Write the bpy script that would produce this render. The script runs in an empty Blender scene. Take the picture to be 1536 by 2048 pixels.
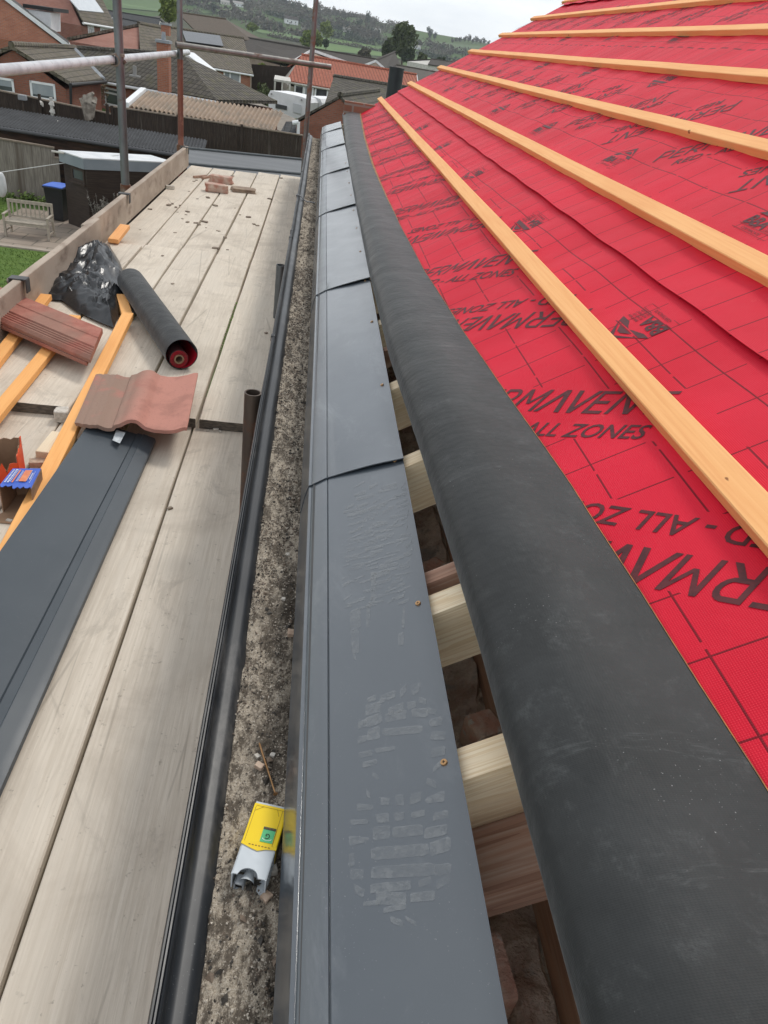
import bpy, bmesh, math, random
from mathutils import Vector, Matrix, noise as mnoise
rnd = random.Random(7)
R = math.radians
C = bpy.data.collections.new("scene"); bpy.context.scene.collection.children.link(C)
scn = bpy.context.scene

# ------------------------------------------------------------------ camera
# world: X up the roof slope (across), Y along the eaves, Z up, camera at the origin
RM = Matrix(((0.98762267, 0.08204486, 0.13367909),
             (-0.06758795, -0.54648038, 0.83474012),
             (0.14153913, -0.83344336, -0.53417117)))
cd = bpy.data.cameras.new("camera"); cam = bpy.data.objects.new("camera", cd); C.objects.link(cam)
cd.sensor_fit = 'VERTICAL'; cd.sensor_height = 36; cd.lens = 36*1445/2048
cd.clip_start = 0.02; cd.clip_end = 6000
cm = Matrix.Identity(4)
for i in range(3):
    cm[i][0] = RM[i][0]; cm[i][1] = -RM[i][1]; cm[i][2] = -RM[i][2]
cam.matrix_world = cm; scn.camera = cam

# ------------------------------------------------------------------ light
SUN_EL, SUN_AZ = 52, 35          # azimuth from +Y towards +X
w = bpy.data.worlds.new("World"); scn.world = w; w.use_nodes = True
nt = w.node_tree; nt.nodes.clear()
def NW(t, **k):
    n = nt.nodes.new(t)
    for a, b in k.items(): setattr(n, a, b)
    return n
sky = NW('ShaderNodeTexSky', sky_type='NISHITA', sun_disc=False)
sky.sun_elevation = R(SUN_EL); sky.sun_rotation = R(SUN_AZ); sky.air_density = 1; sky.dust_density = 2
bg1 = NW('ShaderNodeBackground'); bg1.inputs[1].default_value = 0.10
nt.links.new(sky.outputs[0], bg1.inputs[0])
tc = NW('ShaderNodeTexCoord'); mp = NW('ShaderNodeMapping'); mp.inputs['Scale'].default_value = (1.0, 1.0, 4.0)
nz = NW('ShaderNodeTexNoise'); nz.inputs['Scale'].default_value = 3.2; nz.inputs['Detail'].default_value = 7; nz.inputs['Roughness'].default_value = .55
cr = NW('ShaderNodeValToRGB'); cr.color_ramp.elements[0].position = .36; cr.color_ramp.elements[0].color = (.71, .76, .82, 1)
cr.color_ramp.elements[1].position = .60; cr.color_ramp.elements[1].color = (.97, .99, 1.0, 1)
bg2 = NW('ShaderNodeBackground'); bg2.inputs[1].default_value = 1.08
nt.links.new(tc.outputs['Generated'], mp.inputs[0]); nt.links.new(mp.outputs[0], nz.inputs['Vector'])
nt.links.new(nz.outputs[0], cr.inputs[0]); nt.links.new(cr.outputs[0], bg2.inputs[0])
sz = NW('ShaderNodeSeparateXYZ'); nt.links.new(tc.outputs['Generated'], sz.inputs[0])   # broken overcast: brightest low down
mr = NW('ShaderNodeMapRange'); mr.inputs[1].default_value = 0; mr.inputs[2].default_value = .9; mr.inputs[3].default_value = 1.22; mr.inputs[4].default_value = .78
nt.links.new(sz.outputs[2], mr.inputs[0]); nt.links.new(mr.outputs[0], bg2.inputs[1])
mx = NW('ShaderNodeMixShader'); mx.inputs[0].default_value = .88
wo = NW('ShaderNodeOutputWorld')
nt.links.new(bg1.outputs[0], mx.inputs[1]); nt.links.new(bg2.outputs[0], mx.inputs[2]); nt.links.new(mx.outputs[0], wo.inputs[0])
sd = bpy.data.lights.new("sun", 'SUN'); sun = bpy.data.objects.new("sun", sd); C.objects.link(sun)
sd.energy = 1.35; sd.angle = R(12); sd.color = (1, .96, .9)
dv = Vector((math.sin(R(SUN_AZ))*math.cos(R(SUN_EL)), math.cos(R(SUN_AZ))*math.cos(R(SUN_EL)), math.sin(R(SUN_EL))))
sun.rotation_euler = dv.to_track_quat('Z', 'Y').to_euler()
scn.view_settings.view_transform = 'Standard'; scn.view_settings.look = 'None'
scn.view_settings.exposure = 0.27; scn.view_settings.gamma = 1
scn.render.engine = 'CYCLES'
scn.render.resolution_x = 768; scn.render.resolution_y = 1024

# ------------------------------------------------------------------ helpers
def ray(x, y): return RM @ Vector((x-768., y-1024., 1445.))
def atz(x, y, z): r = ray(x, y); return r*(z/r.z)
def aty(x, y, Y): r = ray(x, y); return r*(Y/r.y)
def atx(x, y, X): r = ray(x, y); return r*(X/r.x)
CS, SN = math.cos(math.atan(.6346)), math.sin(math.atan(.6346))
def RP(Y, s, h=0.): return Vector((s*CS-h*SN, Y, -.870+s*SN+h*CS))       # roof plane: s up the slope, h above it
def onroof(x, y, h=0.):
    r = ray(x, y); c = -.870+h*(CS+SN*.6346); p = r*(c/(r.z-.6346*r.x))
    return p.y, (p.x+h*SN)/CS
def fn(*a): return mnoise.noise(Vector(a if len(a) == 3 else (a+(0, 0, 0))[:3]))

WL = {}
def wloc(o):
    return WL.get(o.name, Vector((0, 0, 0)))
def tag(o, label=None, cat=None, group=None, kind=None):
    if label: o['label'] = label
    if cat: o['category'] = cat
    if group: o['group'] = group
    if kind: o['kind'] = kind
    return o
def thing(name, label, cat, loc=(0, 0, 0), rot=(0, 0, 0), group=None):
    o = bpy.data.objects.new(name, None); o.empty_display_size = .1; C.objects.link(o)
    o.location = loc; o.rotation_euler = rot; WL[o.name] = Vector(loc)
    return tag(o, label, cat, group)
def copy_tree(o, parent=None):
    c = o.copy(); C.objects.link(c)
    if parent: c.parent = parent
    for ch in list(o.children): copy_tree(ch, c)
    return c

class MB:
    def __init__(s): s.v = []; s.f = []; s.uv = []
    def add(s, vs, fs, uvf=None):
        b = len(s.v); s.v += [Vector(p) for p in vs]
        for f in fs: s.f.append([b+i for i in f]); s.uv.append(None)
        return s
    def hexa(s, p):    # 8 points: bottom 0-3 ccw, top 4-7
        return s.add(p, [(3, 2, 1, 0), (4, 5, 6, 7), (0, 1, 5, 4), (1, 2, 6, 5), (2, 3, 7, 6), (3, 0, 4, 7)])
    def box(s, c, d, rz=0, bev=0, M=None):
        hx, hy, hz = d[0]/2, d[1]/2, d[2]/2
        if bev: return s.bbox(c, d, rz, bev, M)
        P = [Vector((x*hx, y*hy, z*hz)) for z in (-1, 1) for x, y in ((-1, -1), (1, -1), (1, 1), (-1, 1))]
        Q = Matrix.Rotation(rz, 3, 'Z') if M is None else M
        return s.hexa([Q @ p + Vector(c) for p in P])
    def bbox(s, c, d, rz, b, M=None):
        bm = bmesh.new(); bmesh.ops.create_cube(bm, size=1)
        for v in bm.verts: v.co = Vector((v.co.x*d[0], v.co.y*d[1], v.co.z*d[2]))
        bmesh.ops.bevel(bm, geom=bm.edges[:], offset=b, segments=2, affect='EDGES', profile=.6)
        Q = Matrix.Rotation(rz, 3, 'Z') if M is None else M
        s.add([Q @ v.co + Vector(c) for v in bm.verts], [[v.index for v in f.verts] for f in bm.faces]) if not bm.verts.index_update() else 0
        bm.free(); return s
    def tube(s, p0, p1, r, seg=16, r2=None, inner=0, cap=True):
        p0, p1 = Vector(p0), Vector(p1); r2 = r if r2 is None else r2
        d = (p1-p0).normalized(); a = d.orthogonal().normalized(); b = d.cross(a)
        ring = lambda p, q: [p+(a*math.cos(t)+b*math.sin(t))*q for t in [2*math.pi*i/seg for i in range(seg)]]
        vs = ring(p0, r)+ring(p1, r2); n = seg
        fs = [(i, (i+1) % n, n+(i+1) % n, n+i) for i in range(n)]
        if inner:
            vs += ring(p0, inner)+ring(p1, inner)
            fs += [(2*n+(i+1) % n, 2*n+i, 3*n+i, 3*n+(i+1) % n) for i in range(n)]
            fs += [((i+1) % n, i, 2*n+i, 2*n+(i+1) % n) for i in range(n)]
            fs += [(n+i, n+(i+1) % n, 3*n+(i+1) % n, 3*n+i) for i in range(n)]
        elif cap:
            fs += [tuple(range(n-1, -1, -1)), tuple(range(n, 2*n))]
        return s.add(vs, fs)
    def sheet(s, rows, uvs=None, close=False):   # rows of equal-length point lists
        n = len(rows[0]); vs = [p for r in rows for p in r]; b = len(s.f)
        fs = []
        for i in range(len(rows)-1):
            for j in range(n-1+(1 if close else 0)):
                j2 = (j+1) % n
                fs.append((i*n+j, i*n+j2, (i+1)*n+j2, (i+1)*n+j))
        s.add(vs, fs)
        if uvs:
            fl = [u for r in uvs for u in r]
            for k, f in enumerate(fs): s.uv[b+k] = [fl[i] for i in f]
        return s
    def prism(s, poly, off):   # poly list of 3d pts, extruded by off
        n = len(poly); off = Vector(off)
        vs = [Vector(p) for p in poly]+[Vector(p)+off for p in poly]
        return s.add(vs, [tuple(range(n-1, -1, -1)), tuple(range(n, 2*n))]+[(i, (i+1) % n, n+(i+1) % n, n+i) for i in range(n)])
    def build(s, name, mat, parent=None, local=False, smooth=False, label=None, solid=0, sub=0, recalc=True, origin=None, mats=None, fm=None):
        me = bpy.data.meshes.new(name)
        if parent is not None and not local: o0 = wloc(parent)
        elif parent is not None: o0 = Vector((0, 0, 0))
        elif local: o0 = Vector((0, 0, 0))
        else:
            if origin is None:
                xs = [v.x for v in s.v]; ys = [v.y for v in s.v]; zs = [v.z for v in s.v]
                o0 = Vector(((min(xs)+max(xs))/2, (min(ys)+max(ys))/2, min(zs)))
            else: o0 = Vector(origin)
        me.from_pydata([v-o0 for v in s.v], [], s.f); me.update()
        if recalc:
            bm = bmesh.new(); bm.from_mesh(me); bmesh.ops.recalc_face_normals(bm, faces=bm.faces[:]); bm.to_mesh(me); bm.free()
        uv = me.uv_layers.new(name='UVMap')
        has = any(u is not None for u in s.uv) and not recalc
        for k, p in enumerate(me.polygons):
            if has and s.uv[k] is not None:
                for li, q in zip(p.loop_indices, s.uv[k]): uv.data[li].uv = q
                continue
            nn = p.normal
            if abs(nn.z) > .985: t = Vector((1, 0, 0)); b = Vector((0, 1, 0))
            else: t = Vector((0, 0, 1)).cross(nn).normalized(); b = nn.cross(t)
            for li in p.loop_indices:
                co = me.vertices[me.loops[li].vertex_index].co+o0
                uv.data[li].uv = (co.dot(t), co.dot(b))
        if mats:
            for m in mats: me.materials.append(m)
            for k, p in enumerate(me.polygons): p.material_index = fm[k] if fm else 0
        else: me.materials.append(mat)
        if smooth:
            for p in me.polygons: p.use_smooth = True
        o = bpy.data.objects.new(name, me); C.objects.link(o)
        if parent is not None:
            o.parent = parent; WL[o.name] = wloc(parent)
        elif not local: o.location = o0; WL[o.name] = o0
        if label: o['label'] = label
        if solid:
            m = o.modifiers.new('s', 'SOLIDIFY'); m.thickness = solid; m.offset = 0
        if sub:
            m = o.modifiers.new('u', 'SUBSURF'); m.levels = m.render_levels = sub
        if solid and smooth:
            m = o.modifiers.new('e', 'EDGE_SPLIT'); m.split_angle = R(38); m.use_edge_sharp = False
        if smooth and not sub and hasattr(me, 'set_sharp_from_angle'): me.set_sharp_from_angle(angle=R(40))
        return o

# ------------------------------------------------------------------ materials
class NT:
    def __init__(s, name):
        s.m = bpy.data.materials.new(name); s.m.use_nodes = True; s.t = s.m.node_tree
        s.b = s.t.nodes['Principled BSDF']; s.tc = s.n('ShaderNodeTexCoord'); s.h = None
    def n(s, t, **k):
        x = s.t.nodes.new(t)
        for a, b in k.items(): setattr(x, a, b)
        return x
    def L(s, a, b): s.t.links.new(a, b)
    def coord(s, c='Object', scale=(1, 1, 1), rot=(0, 0, 0), rand=True):
        m = s.n('ShaderNodeMapping'); m.inputs['Scale'].default_value = scale; m.inputs['Rotation'].default_value = rot
        s.L(s.tc.outputs[c], m.inputs[0])
        if rand and c == 'Object':
            oi = s.n('ShaderNodeObjectInfo'); a = s.n('ShaderNodeVectorMath', operation='MULTIPLY_ADD')
            s.L(oi.outputs['Random'], a.inputs[0]); a.inputs[1].default_value = (37, 53, 19); s.L(m.outputs[0], a.inputs[2])
            return a.outputs[0]
        return m.outputs[0]
    def noise(s, v, scale=1, detail=4, rough=.55, dist=0):
        x = s.n('ShaderNodeTexNoise'); x.inputs['Scale'].default_value = scale; x.inputs['Detail'].default_value = detail
        x.inputs['Roughness'].default_value = rough; x.inputs['Distortion'].default_value = dist
        s.L(v, x.inputs['Vector']); return x.outputs[0]
    def ramp(s, v, lo, hi, a=0, b=1):
        x = s.n('ShaderNodeMapRange'); x.inputs[1].default_value = lo; x.inputs[2].default_value = hi
        x.inputs[3].default_value = a; x.inputs[4].default_value = b; x.interpolation_type = 'SMOOTHSTEP'
        s.L(v, x.inputs[0]); return x.outputs[0]
    def mix(s, f, a, b, mode='MIX'):
        x = s.n('ShaderNodeMix', data_type='RGBA', blend_type=mode)
        for k, v in ((0, f), (6, a), (7, b)):
            if isinstance(v, (int, float)): x.inputs[k].default_value = v
            elif isinstance(v, tuple): x.inputs[k].default_value = v+(1,) if len(v) == 3 else v
            else: s.L(v, x.inputs[k])
        return x.outputs[2]
    def math(s, op, a, b=0., c=0.):
        x = s.n('ShaderNodeMath', operation=op)
        for k, v in enumerate((a, b, c)):
            if isinstance(v, (int, float)): x.inputs[k].default_value = v
            else: s.L(v, x.inputs[k])
        return x.outputs[0]
    def bump(s, h, strength, dist=.01):
        x = s.n('ShaderNodeBump'); x.inputs['Strength'].default_value = strength; x.inputs['Distance'].default_value = dist
        s.L(h, x.inputs['Height'])
        if s.h is not None: s.L(s.h, x.inputs['Normal'])
        s.h = x.outputs[0]
    def done(s, col, rough=.6, spec=.5, metal=0, **k):
        b = s.b
        for nm, v in (('Base Color', col), ('Roughness', rough), ('Specular IOR Level', spec), ('Metallic', metal)):
            if isinstance(v, tuple): b.inputs[nm].default_value = v+(1,)
            elif isinstance(v, (int, float)): b.inputs[nm].default_value = v
            else: s.L(v, b.inputs[nm])
        for nm, v in k.items(): b.inputs[nm].default_value = v
        if s.h is not None: s.L(s.h, b.inputs['Normal'])
        return s.m

def simple(name, c1, c2=None, rough=.6, spec=.4, metal=0, scale=6, lo=.35, hi=.65, bump=0, bscale=40, mapsc=(1, 1, 1), bd=.004, c3=None, s3=1.5, lo3=.5, hi3=.7, coord='Object', detail=5):
    t = NT(name); v = t.coord(coord, mapsc)
    col = c1
    if c2: col = t.mix(t.ramp(t.noise(v, scale, detail), lo, hi), c1, c2)
    if c3: col = t.mix(t.ramp(t.noise(v, s3, 4), lo3, hi3), col, c3)
    if bump: t.bump(t.noise(v, bscale, 4), bump, bd)
    return t.done(col, rough, spec, metal)

def m_board():      # weathered scaffold board, grain along Y
    t = NT('weathered_board'); g = t.coord('Object', (1, .035, 1)); v = t.coord('Object')
    a = t.noise(g, 150, 6, .65); b = t.noise(g, 34, 5, .65, .2)
    col = t.mix(t.ramp(a, .30, .70), (.56, .49, .405), (.74, .665, .57))
    col = t.mix(t.math('MULTIPLY', t.ramp(b, .52, .75), .35), col, (.40, .33, .265))
    st = t.noise(v, 2.6, 6, .65, .6)
    col = t.mix(t.math('MULTIPLY', t.ramp(st, .44, .70), .62), col, (.36, .305, .25))
    mud = t.math('MULTIPLY', t.ramp(t.noise(t.coord('Object', (1, .6, 1)), 7, 8, .75, .8), .54, .66), .5)
    col = t.mix(mud, col, (.27, .235, .20))
    sp = t.noise(v, 55, 3, .7)
    col = t.mix(t.math('MULTIPLY', t.ramp(sp, .63, .72), .55), col, (.13, .10, .08))
    wv = t.noise(t.coord('Object', (1, .2, 1)), 9, 5, .6)
    col = t.mix(t.math('MULTIPLY', t.ramp(wv, .52, .62), .5), col, (.60, .545, .47))
    crk = t.n('ShaderNodeTexVoronoi', feature='DISTANCE_TO_EDGE'); crk.inputs['Scale'].default_value = 5
    t.L(t.coord('Object', (1, .09, .3)), crk.inputs['Vector'])
    ck = t.math('MULTIPLY', t.ramp(crk.outputs['Distance'], .012, .002), t.ramp(t.noise(v, 2.2), .48, .6))
    col = t.mix(t.math('MULTIPLY', ck, .4), col, (.09, .07, .055))
    oi = t.n('ShaderNodeObjectInfo')
    col = t.mix(.35, col, t.mix(oi.outputs['Random'], (.56, .485, .395), (.73, .64, .52)))
    t.bump(a, .35, .003); t.bump(st, .4, .004); t.bump(ck, -.6, .004)
    return t.done(col, .85, .2)
def m_wood(name, c1, c2, c3, gs=60, rough=.65, axis=1, slope=False, rings=.5, knot=(.30, .12, .04)):
    t = NT(name); sc = [1, 1, 1]; sc[axis] = .03; g = t.coord('Object', tuple(sc)); v = t.coord('Object')
    if slope:
        m0 = t.n('ShaderNodeMapping'); m0.inputs['Rotation'].default_value = (0, math.atan(.6346), 0); t.L(t.tc.outputs['Object'], m0.inputs[0])
        m1 = t.n('ShaderNodeMapping'); m1.inputs['Scale'].default_value = tuple(sc); t.L(m0.outputs[0], m1.inputs[0]); g = m1.outputs[0]
    wv = t.noise(g, gs*.35, 2, .5, .3)
    rg = t.math('FRACT', t.math('MULTIPLY', wv, 9.0)); rg = t.math('MULTIPLY', t.ramp(rg, .2, .95), rings)
    col = t.mix(rg, c1, c2)
    col = t.mix(t.math('MULTIPLY', t.ramp(t.noise(g, gs*3, 4), .45, .7), .5), col, c3)
    col = t.mix(t.math('MULTIPLY', t.ramp(t.noise(t.coord('Object', (1, .5, 1)), 4, 3), .5, .7), .35), col, c3)
    kn = t.noise(t.coord('Object', (1, .6, 1)), 26, 2, .5)
    col = t.mix(t.ramp(kn, .765, .785), col, knot)
    t.bump(t.noise(g, gs*3, 3), .3, .001); t.bump(t.noise(v, 140, 2), .15, .0008)
    return t.done(col, rough, .3)
def m_brick(name, c1, c2, mortar, w=.225, h=.075, mort=.010, var=(.7, .55, .5)):
    t = NT(name); b = t.n('ShaderNodeTexBrick'); t.L(t.tc.outputs['UV'], b.inputs['Vector'])
    b.inputs['Scale'].default_value = 1; b.inputs['Brick Width'].default_value = w; b.inputs['Row Height'].default_value = h
    b.inputs['Mortar Size'].default_value = mort; b.inputs['Bias'].default_value = -.1
    for k, c in (('Color1', c1), ('Color2', c2), ('Mortar', mortar)): b.inputs[k].default_value = c+(1,)
    v = t.coord('Object', rand=False)
    col = t.mix(t.math('MULTIPLY', t.ramp(t.noise(v, 1.1, 4), .4, .65), .35), b.outputs['Color'], tuple(x*.55 for x in c1))
    t.bump(b.outputs['Fac'], -.5, .01)
    return t.done(col, .85, .2)
def m_tile(name, c1, c2, moss=(.12, .11, .05), w=.3, h=.33, light=(.4, .37, .32), ml=.5):
    t = NT(name); b = t.n('ShaderNodeTexBrick'); t.L(t.tc.outputs['UV'], b.inputs['Vector']); b.offset = 0
    b.inputs['Scale'].default_value = 1; b.inputs['Brick Width'].default_value = w; b.inputs['Row Height'].default_value = h
    b.inputs['Mortar Size'].default_value = .028; b.inputs['Mortar Smooth'].default_value = .4
    for k, c in (('Color1', c1), ('Color2', c2), ('Mortar', tuple(x*.25 for x in c1))): b.inputs[k].default_value = c+(1,)
    v = t.coord('Object', rand=False)
    col = t.mix(t.math('MULTIPLY', t.ramp(t.noise(v, 1.6, 6, .7), .48, .7), ml), b.outputs['Color'], moss)
    col = t.mix(t.math('MULTIPLY', t.ramp(t.noise(v, 5, 5, .8), .58, .7), .5), col, light)
    t.bump(b.outputs['Fac'], -1, .04)
    wv = t.n('ShaderNodeTexWave', wave_type='BANDS', bands_direction='X'); wv.inputs['Scale'].default_value = .5/w*.64
    t.L(t.tc.outputs['UV'], wv.inputs['Vector']); t.bump(wv.outputs['Fac'], .6, .04)
    return t.done(col, .85, .25)

BOARD = m_board()
BATT = m_wood('treated_batten', (.92, .48, .195), (.87, .42, .155), (.80, .34, .12), 50)
BATTO = m_wood('orange_treated_batten', (.90, .46, .16), (.86, .41, .13), (.78, .34, .10), 50)
PINE = m_wood('new_pine', (.88, .74, .54), (.78, .60, .38), (.60, .42, .24), 110, axis=0, slope=True, rings=.9, knot=(.35, .18, .08))
PINEB = m_wood('pale_pine', (.80, .68, .50), (.74, .60, .42), (.66, .5, .34), 70)
OLDW = m_wood('old_red_brown_timber', (.42, .25, .18), (.30, .165, .115), (.56, .45, .36), 60, rough=.9, axis=0, slope=True, rings=.9)
def m_plastic(name, c, c2, rough, spec=.5, dust=(.24, .25, .26), da=.25, micro=0):
    t = NT(name); v = t.coord('Object')
    col = t.mix(t.ramp(t.noise(v, 3, 4), .35, .7), c, c2)
    d = t.ramp(t.noise(t.coord('Object', (1, .35, 1)), 8, 7, .75, .4), .52, .78)
    col = t.mix(t.math('MULTIPLY', d, da), col, dust)
    fl = t.noise(v, 420, 2, .6); col = t.mix(t.math('MULTIPLY', t.ramp(fl, .70, .74), t.math('MULTIPLY', t.ramp(t.noise(v, 5), .45, .6), .35)), col, (.5, .5, .5))
    if micro: t.bump(t.noise(v, 900, 2), micro, .0003)
    t.bump(t.noise(v, 4, 3), .12, .01)
    ro = t.ramp(t.noise(v, 6, 5), .3, .7, rough-.05, rough+.08)
    return t.done(col, ro, .5 if spec > .8 else spec, **({'Coat Weight': .9, 'Coat Roughness': .20, 'Coat IOR': 1.75} if spec > .8 else {}))
TRAYM = m_plastic('slate_grey_plastic', (.047, .059, .073), (.056, .069, .083), .40, .81, (.22, .235, .25), .36, .03)
GUTM = m_plastic('black_gutter_plastic', (.014, .016, .019), (.026, .029, .033), .36, .45, (.17, .16, .15), .55, .05)
# --- underlay, red printed face
def m_felt():
    t = NT('red_printed_underlay'); uv = t.tc.outputs['UV']
    sx = t.n('ShaderNodeSeparateXYZ'); t.L(uv, sx.inputs[0]); Y, S = sx.outputs[0], sx.outputs[1]
    per = 1.03
    def line(val, pitch, off, wd):         # 1 on a line
        m = t.math('PINGPONG', t.math('SUBTRACT', val, off), pitch/2)
        return t.math('LESS_THAN', m, wd/2)
    cross = line(Y, per/9, .931, .0030)
    wob = t.math('MULTIPLY', t.math('SUBTRACT', t.noise(t.coord('UV', rand=False), 3.0, 1), .5), .012)
    # band coordinate, 0..1.03, along the diagonal of the print rows
    def rngm(v, a, b): return t.math('MULTIPLY', t.math('GREATER_THAN', v, a), t.math('LESS_THAN', v, b))
    def zone(s0, y0):
        # s0: slope of the text start, y0: value of (Y+s-s0) on the upright base line
        q = t.math('MODULO', t.math('ADD', t.math('SUBTRACT', t.math('ADD', Y, S), s0+y0), per*20), per)
        band = t.math('ADD', rngm(q, -.01, .115), rngm(q, per-.110, per+1))      # upright print
        band = t.math('ADD', band, rngm(q, .485, .710))                          # inverted print
        ins = rngm(S, s0-.005, s0+.41)
        free = t.math('SUBTRACT', 1, t.math('MINIMUM', t.math('MULTIPLY', band, 1), 1))
        along = t.math('MULTIPLY', line(S, .1065, (.603 if s0 < 1 else s0-.015), .0031), rngm(S, s0-.03, s0+.46))
        dash = t.math('GREATER_THAN', t.math('MODULO', t.math('ADD', Y, 20), .206), .012)
        block = t.math('MULTIPLY', ins, t.math('SUBTRACT', 1, free))
        along = t.math('MULTIPLY', t.math('MULTIPLY', along, dash), t.math('SUBTRACT', 1, block))
        return along, block
    A, B = [], []
    for s0, y0 in ((.41, 1.451), (1.27, 2.494), (2.22, 2.1), (3.1, 2.4)):
        a, b = zone(s0, y0); A.append(a); B.append(b)
    bl = t.math('MAXIMUM', t.math('MAXIMUM', B[0], B[1]), t.math('MAXIMUM', B[2], B[3]))
    ln = t.math('MULTIPLY', cross, t.math('SUBTRACT', 1, bl))
    seg = t.math('GREATER_THAN', t.math('MODULO', t.math('ADD', t.math('ADD', S, wob), 20), .225), .022)
    ln = t.math('MULTIPLY', ln, seg)
    for a in A: ln = t.math('MAXIMUM', ln, a)
    sk = t.math('ADD', S, t.math('MULTIPLY', Y, .018))          # guide line drawn a little out of square
    ln = t.math('MAXIMUM', ln, rngm(sk, .9035, .9065))
    dsh = t.math('GREATER_THAN', t.math('MODULO', t.math('ADD', Y, 20), .115), .05)
    ln = t.math('MAXIMUM', ln, t.math('MULTIPLY', rngm(S, 1.990, 1.999), dsh))
    ln = t.math('MAXIMUM', ln, rngm(S, 2.045, 2.048))
    v = t.coord('UV', rand=False)
    col = t.mix(t.ramp(t.noise(v, 2.2, 4), .3, .7), (.59, .007, .027), (.69, .011, .038))
    # woven face
    w1 = t.n('ShaderNodeTexWave', wave_type='BANDS', bands_direction='X'); w1.inputs['Scale'].default_value = 105
    w2 = t.n('ShaderNodeTexWave', wave_type='BANDS', bands_direction='Y'); w2.inputs['Scale'].default_value = 105
    t.L(uv, w1.inputs['Vector']); t.L(uv, w2.inputs['Vector'])
    wv = t.math('MULTIPLY', w1.outputs['Fac'], w2.outputs['Fac'])
    col = t.mix(t.math('MULTIPLY', wv, .34), col, (.80, .03, .06))
    scf = t.ramp(t.noise(v, 10, 7, .8, .6), .62, .8)
    col = t.mix(t.math('MULTIPLY', scf, .16), col, (.85, .45, .42))
    col = t.mix(t.math('MULTIPLY', ln, .86), col, (.12, .004, .010))
    fib = t.ramp(t.noise(v, 300, 2), .76, .79); col = t.mix(t.math('MULTIPLY', fib, .2), col, (.9, .5, .4))
    t.bump(wv, .35, .0012); t.bump(t.noise(v, 5, 4, .5), .45, .014)
    cw = t.n('ShaderNodeTexWave', wave_type='BANDS', bands_direction='X'); cw.inputs['Scale'].default_value = 2.6; cw.inputs['Distortion'].default_value = 3
    cw.inputs['Detail'].default_value = 2; cw.inputs['Detail Scale'].default_value = 1.5
    t.L(uv, cw.inputs['Vector']); t.bump(cw.outputs['Fac'], .12, .01)
    m = t.done(col, .55, .18)
    return m
FELT = m_felt()
INK = simple('dark_red_ink', (.055, .004, .007), (.10, .008, .012), rough=.55, spec=.4, scale=60)
def m_back():
    t = NT('charcoal_underlay_back'); uv = t.tc.outputs['UV']; v = t.coord('UV', rand=False)
    w1 = t.n('ShaderNodeTexWave', wave_type='BANDS', bands_direction='X'); w1.inputs['Scale'].default_value = 150
    w2 = t.n('ShaderNodeTexWave', wave_type='BANDS', bands_direction='Y'); w2.inputs['Scale'].default_value = 90
    t.L(uv, w1.inputs['Vector']); t.L(uv, w2.inputs['Vector'])
    wv = t.math('MULTIPLY', w1.outputs['Fac'], w2.outputs['Fac'])
    col = t.mix(t.ramp(t.noise(v, 6, 6, .6), .3, .75), (.026, .0275, .028), (.040, .042, .043))
    col = t.mix(t.math('MULTIPLY', t.ramp(t.noise(v, 13, 10, .85, .2), .50, .80), .26), col, (.24, .25, .25))
    st = t.n('ShaderNodeTexVoronoi', feature='DISTANCE_TO_EDGE'); st.inputs['Scale'].default_value = 3.1
    t.L(t.coord('UV', (1, 1.6, 1), (0, 0, .5), rand=False), st.inputs['Vector'])
    sc = t.math('MULTIPLY', t.ramp(st.outputs['Distance'], .012, .0), t.ramp(t.noise(v, 4, 7, .8), .52, .66))
    sm = t.math('MULTIPLY', t.ramp(t.noise(t.coord('UV', (1, .3, 1), (0, 0, .6), rand=False), 16, 9, .8, .6), .55, .74), t.ramp(t.noise(v, 2.6, 3), .42, .6))
    col = t.mix(t.math('MULTIPLY', sm, .34), col, (.25, .26, .26))
    fl = t.math('MULTIPLY', t.ramp(t.noise(v, 260, 2, .6), .69, .73), t.ramp(t.noise(v, 5, 3), .5, .62))
    col = t.mix(t.math('MULTIPLY', fl, .5), col, (.45, .45, .45))
    t.bump(wv, .15, .0009); t.bump(t.noise(v, 7, 5), .55, .012); t.bump(t.noise(v, 2.2, 3), .5, .03)
    rp = t.n('ShaderNodeTexWave', wave_type='BANDS', bands_direction='X'); rp.inputs['Scale'].default_value = 14; rp.inputs['Distortion'].default_value = 4
    rp.inputs['Detail Scale'].default_value = 2
    t.L(uv, rp.inputs['Vector']); t.bump(rp.outputs['Fac'], .035, .004)
    return t.done(col, .62, .24, **{'Sheen Weight': .22, 'Sheen Roughness': .35})
BACK = m_back()
HEM = simple('orange_hem', (.42, .19, .06), (.22, .12, .05), rough=.7, scale=30)
POLY = simple('black_polythene', (.010, .011, .013), (.022, .024, .028), rough=.30, spec=.6, scale=8, bump=.35, bscale=14, bd=.012)
def m_metal(name, c1, c2, rust, ra, rough=.35):
    t = NT(name); v = t.coord('Object')
    col = t.mix(t.ramp(t.noise(t.coord('Object', (1, 1, .3)), 12, 6), .3, .7), c1, c2)
    r = t.ramp(t.noise(v, 7, 7, .7), .62-ra*.3, .74-ra*.25)
    col = t.mix(r, col, rust)
    t.bump(t.noise(v, 90, 3), .25, .001)
    return t.done(col, t.ramp(r, 0, 1, rough, .8), .5, t.ramp(r, 0, 1, .75, .1))
GALV = simple('galvanised_tube', (.60, .63, .655), (.44, .465, .49), rough=.45, spec=.3, metal=0, scale=10, lo=.4, hi=.7, c3=(.42, .42, .42), s3=40, lo3=.60, hi3=.7)
GALVD = m_metal('dull_galvanised_tube', (.22, .23, .235), (.13, .14, .145), (.13, .065, .04), .25, .5)
RUST = m_metal('rusty_tube', (.20, .10, .07), (.26, .12, .08), (.22, .09, .055), .8, .6)
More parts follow.
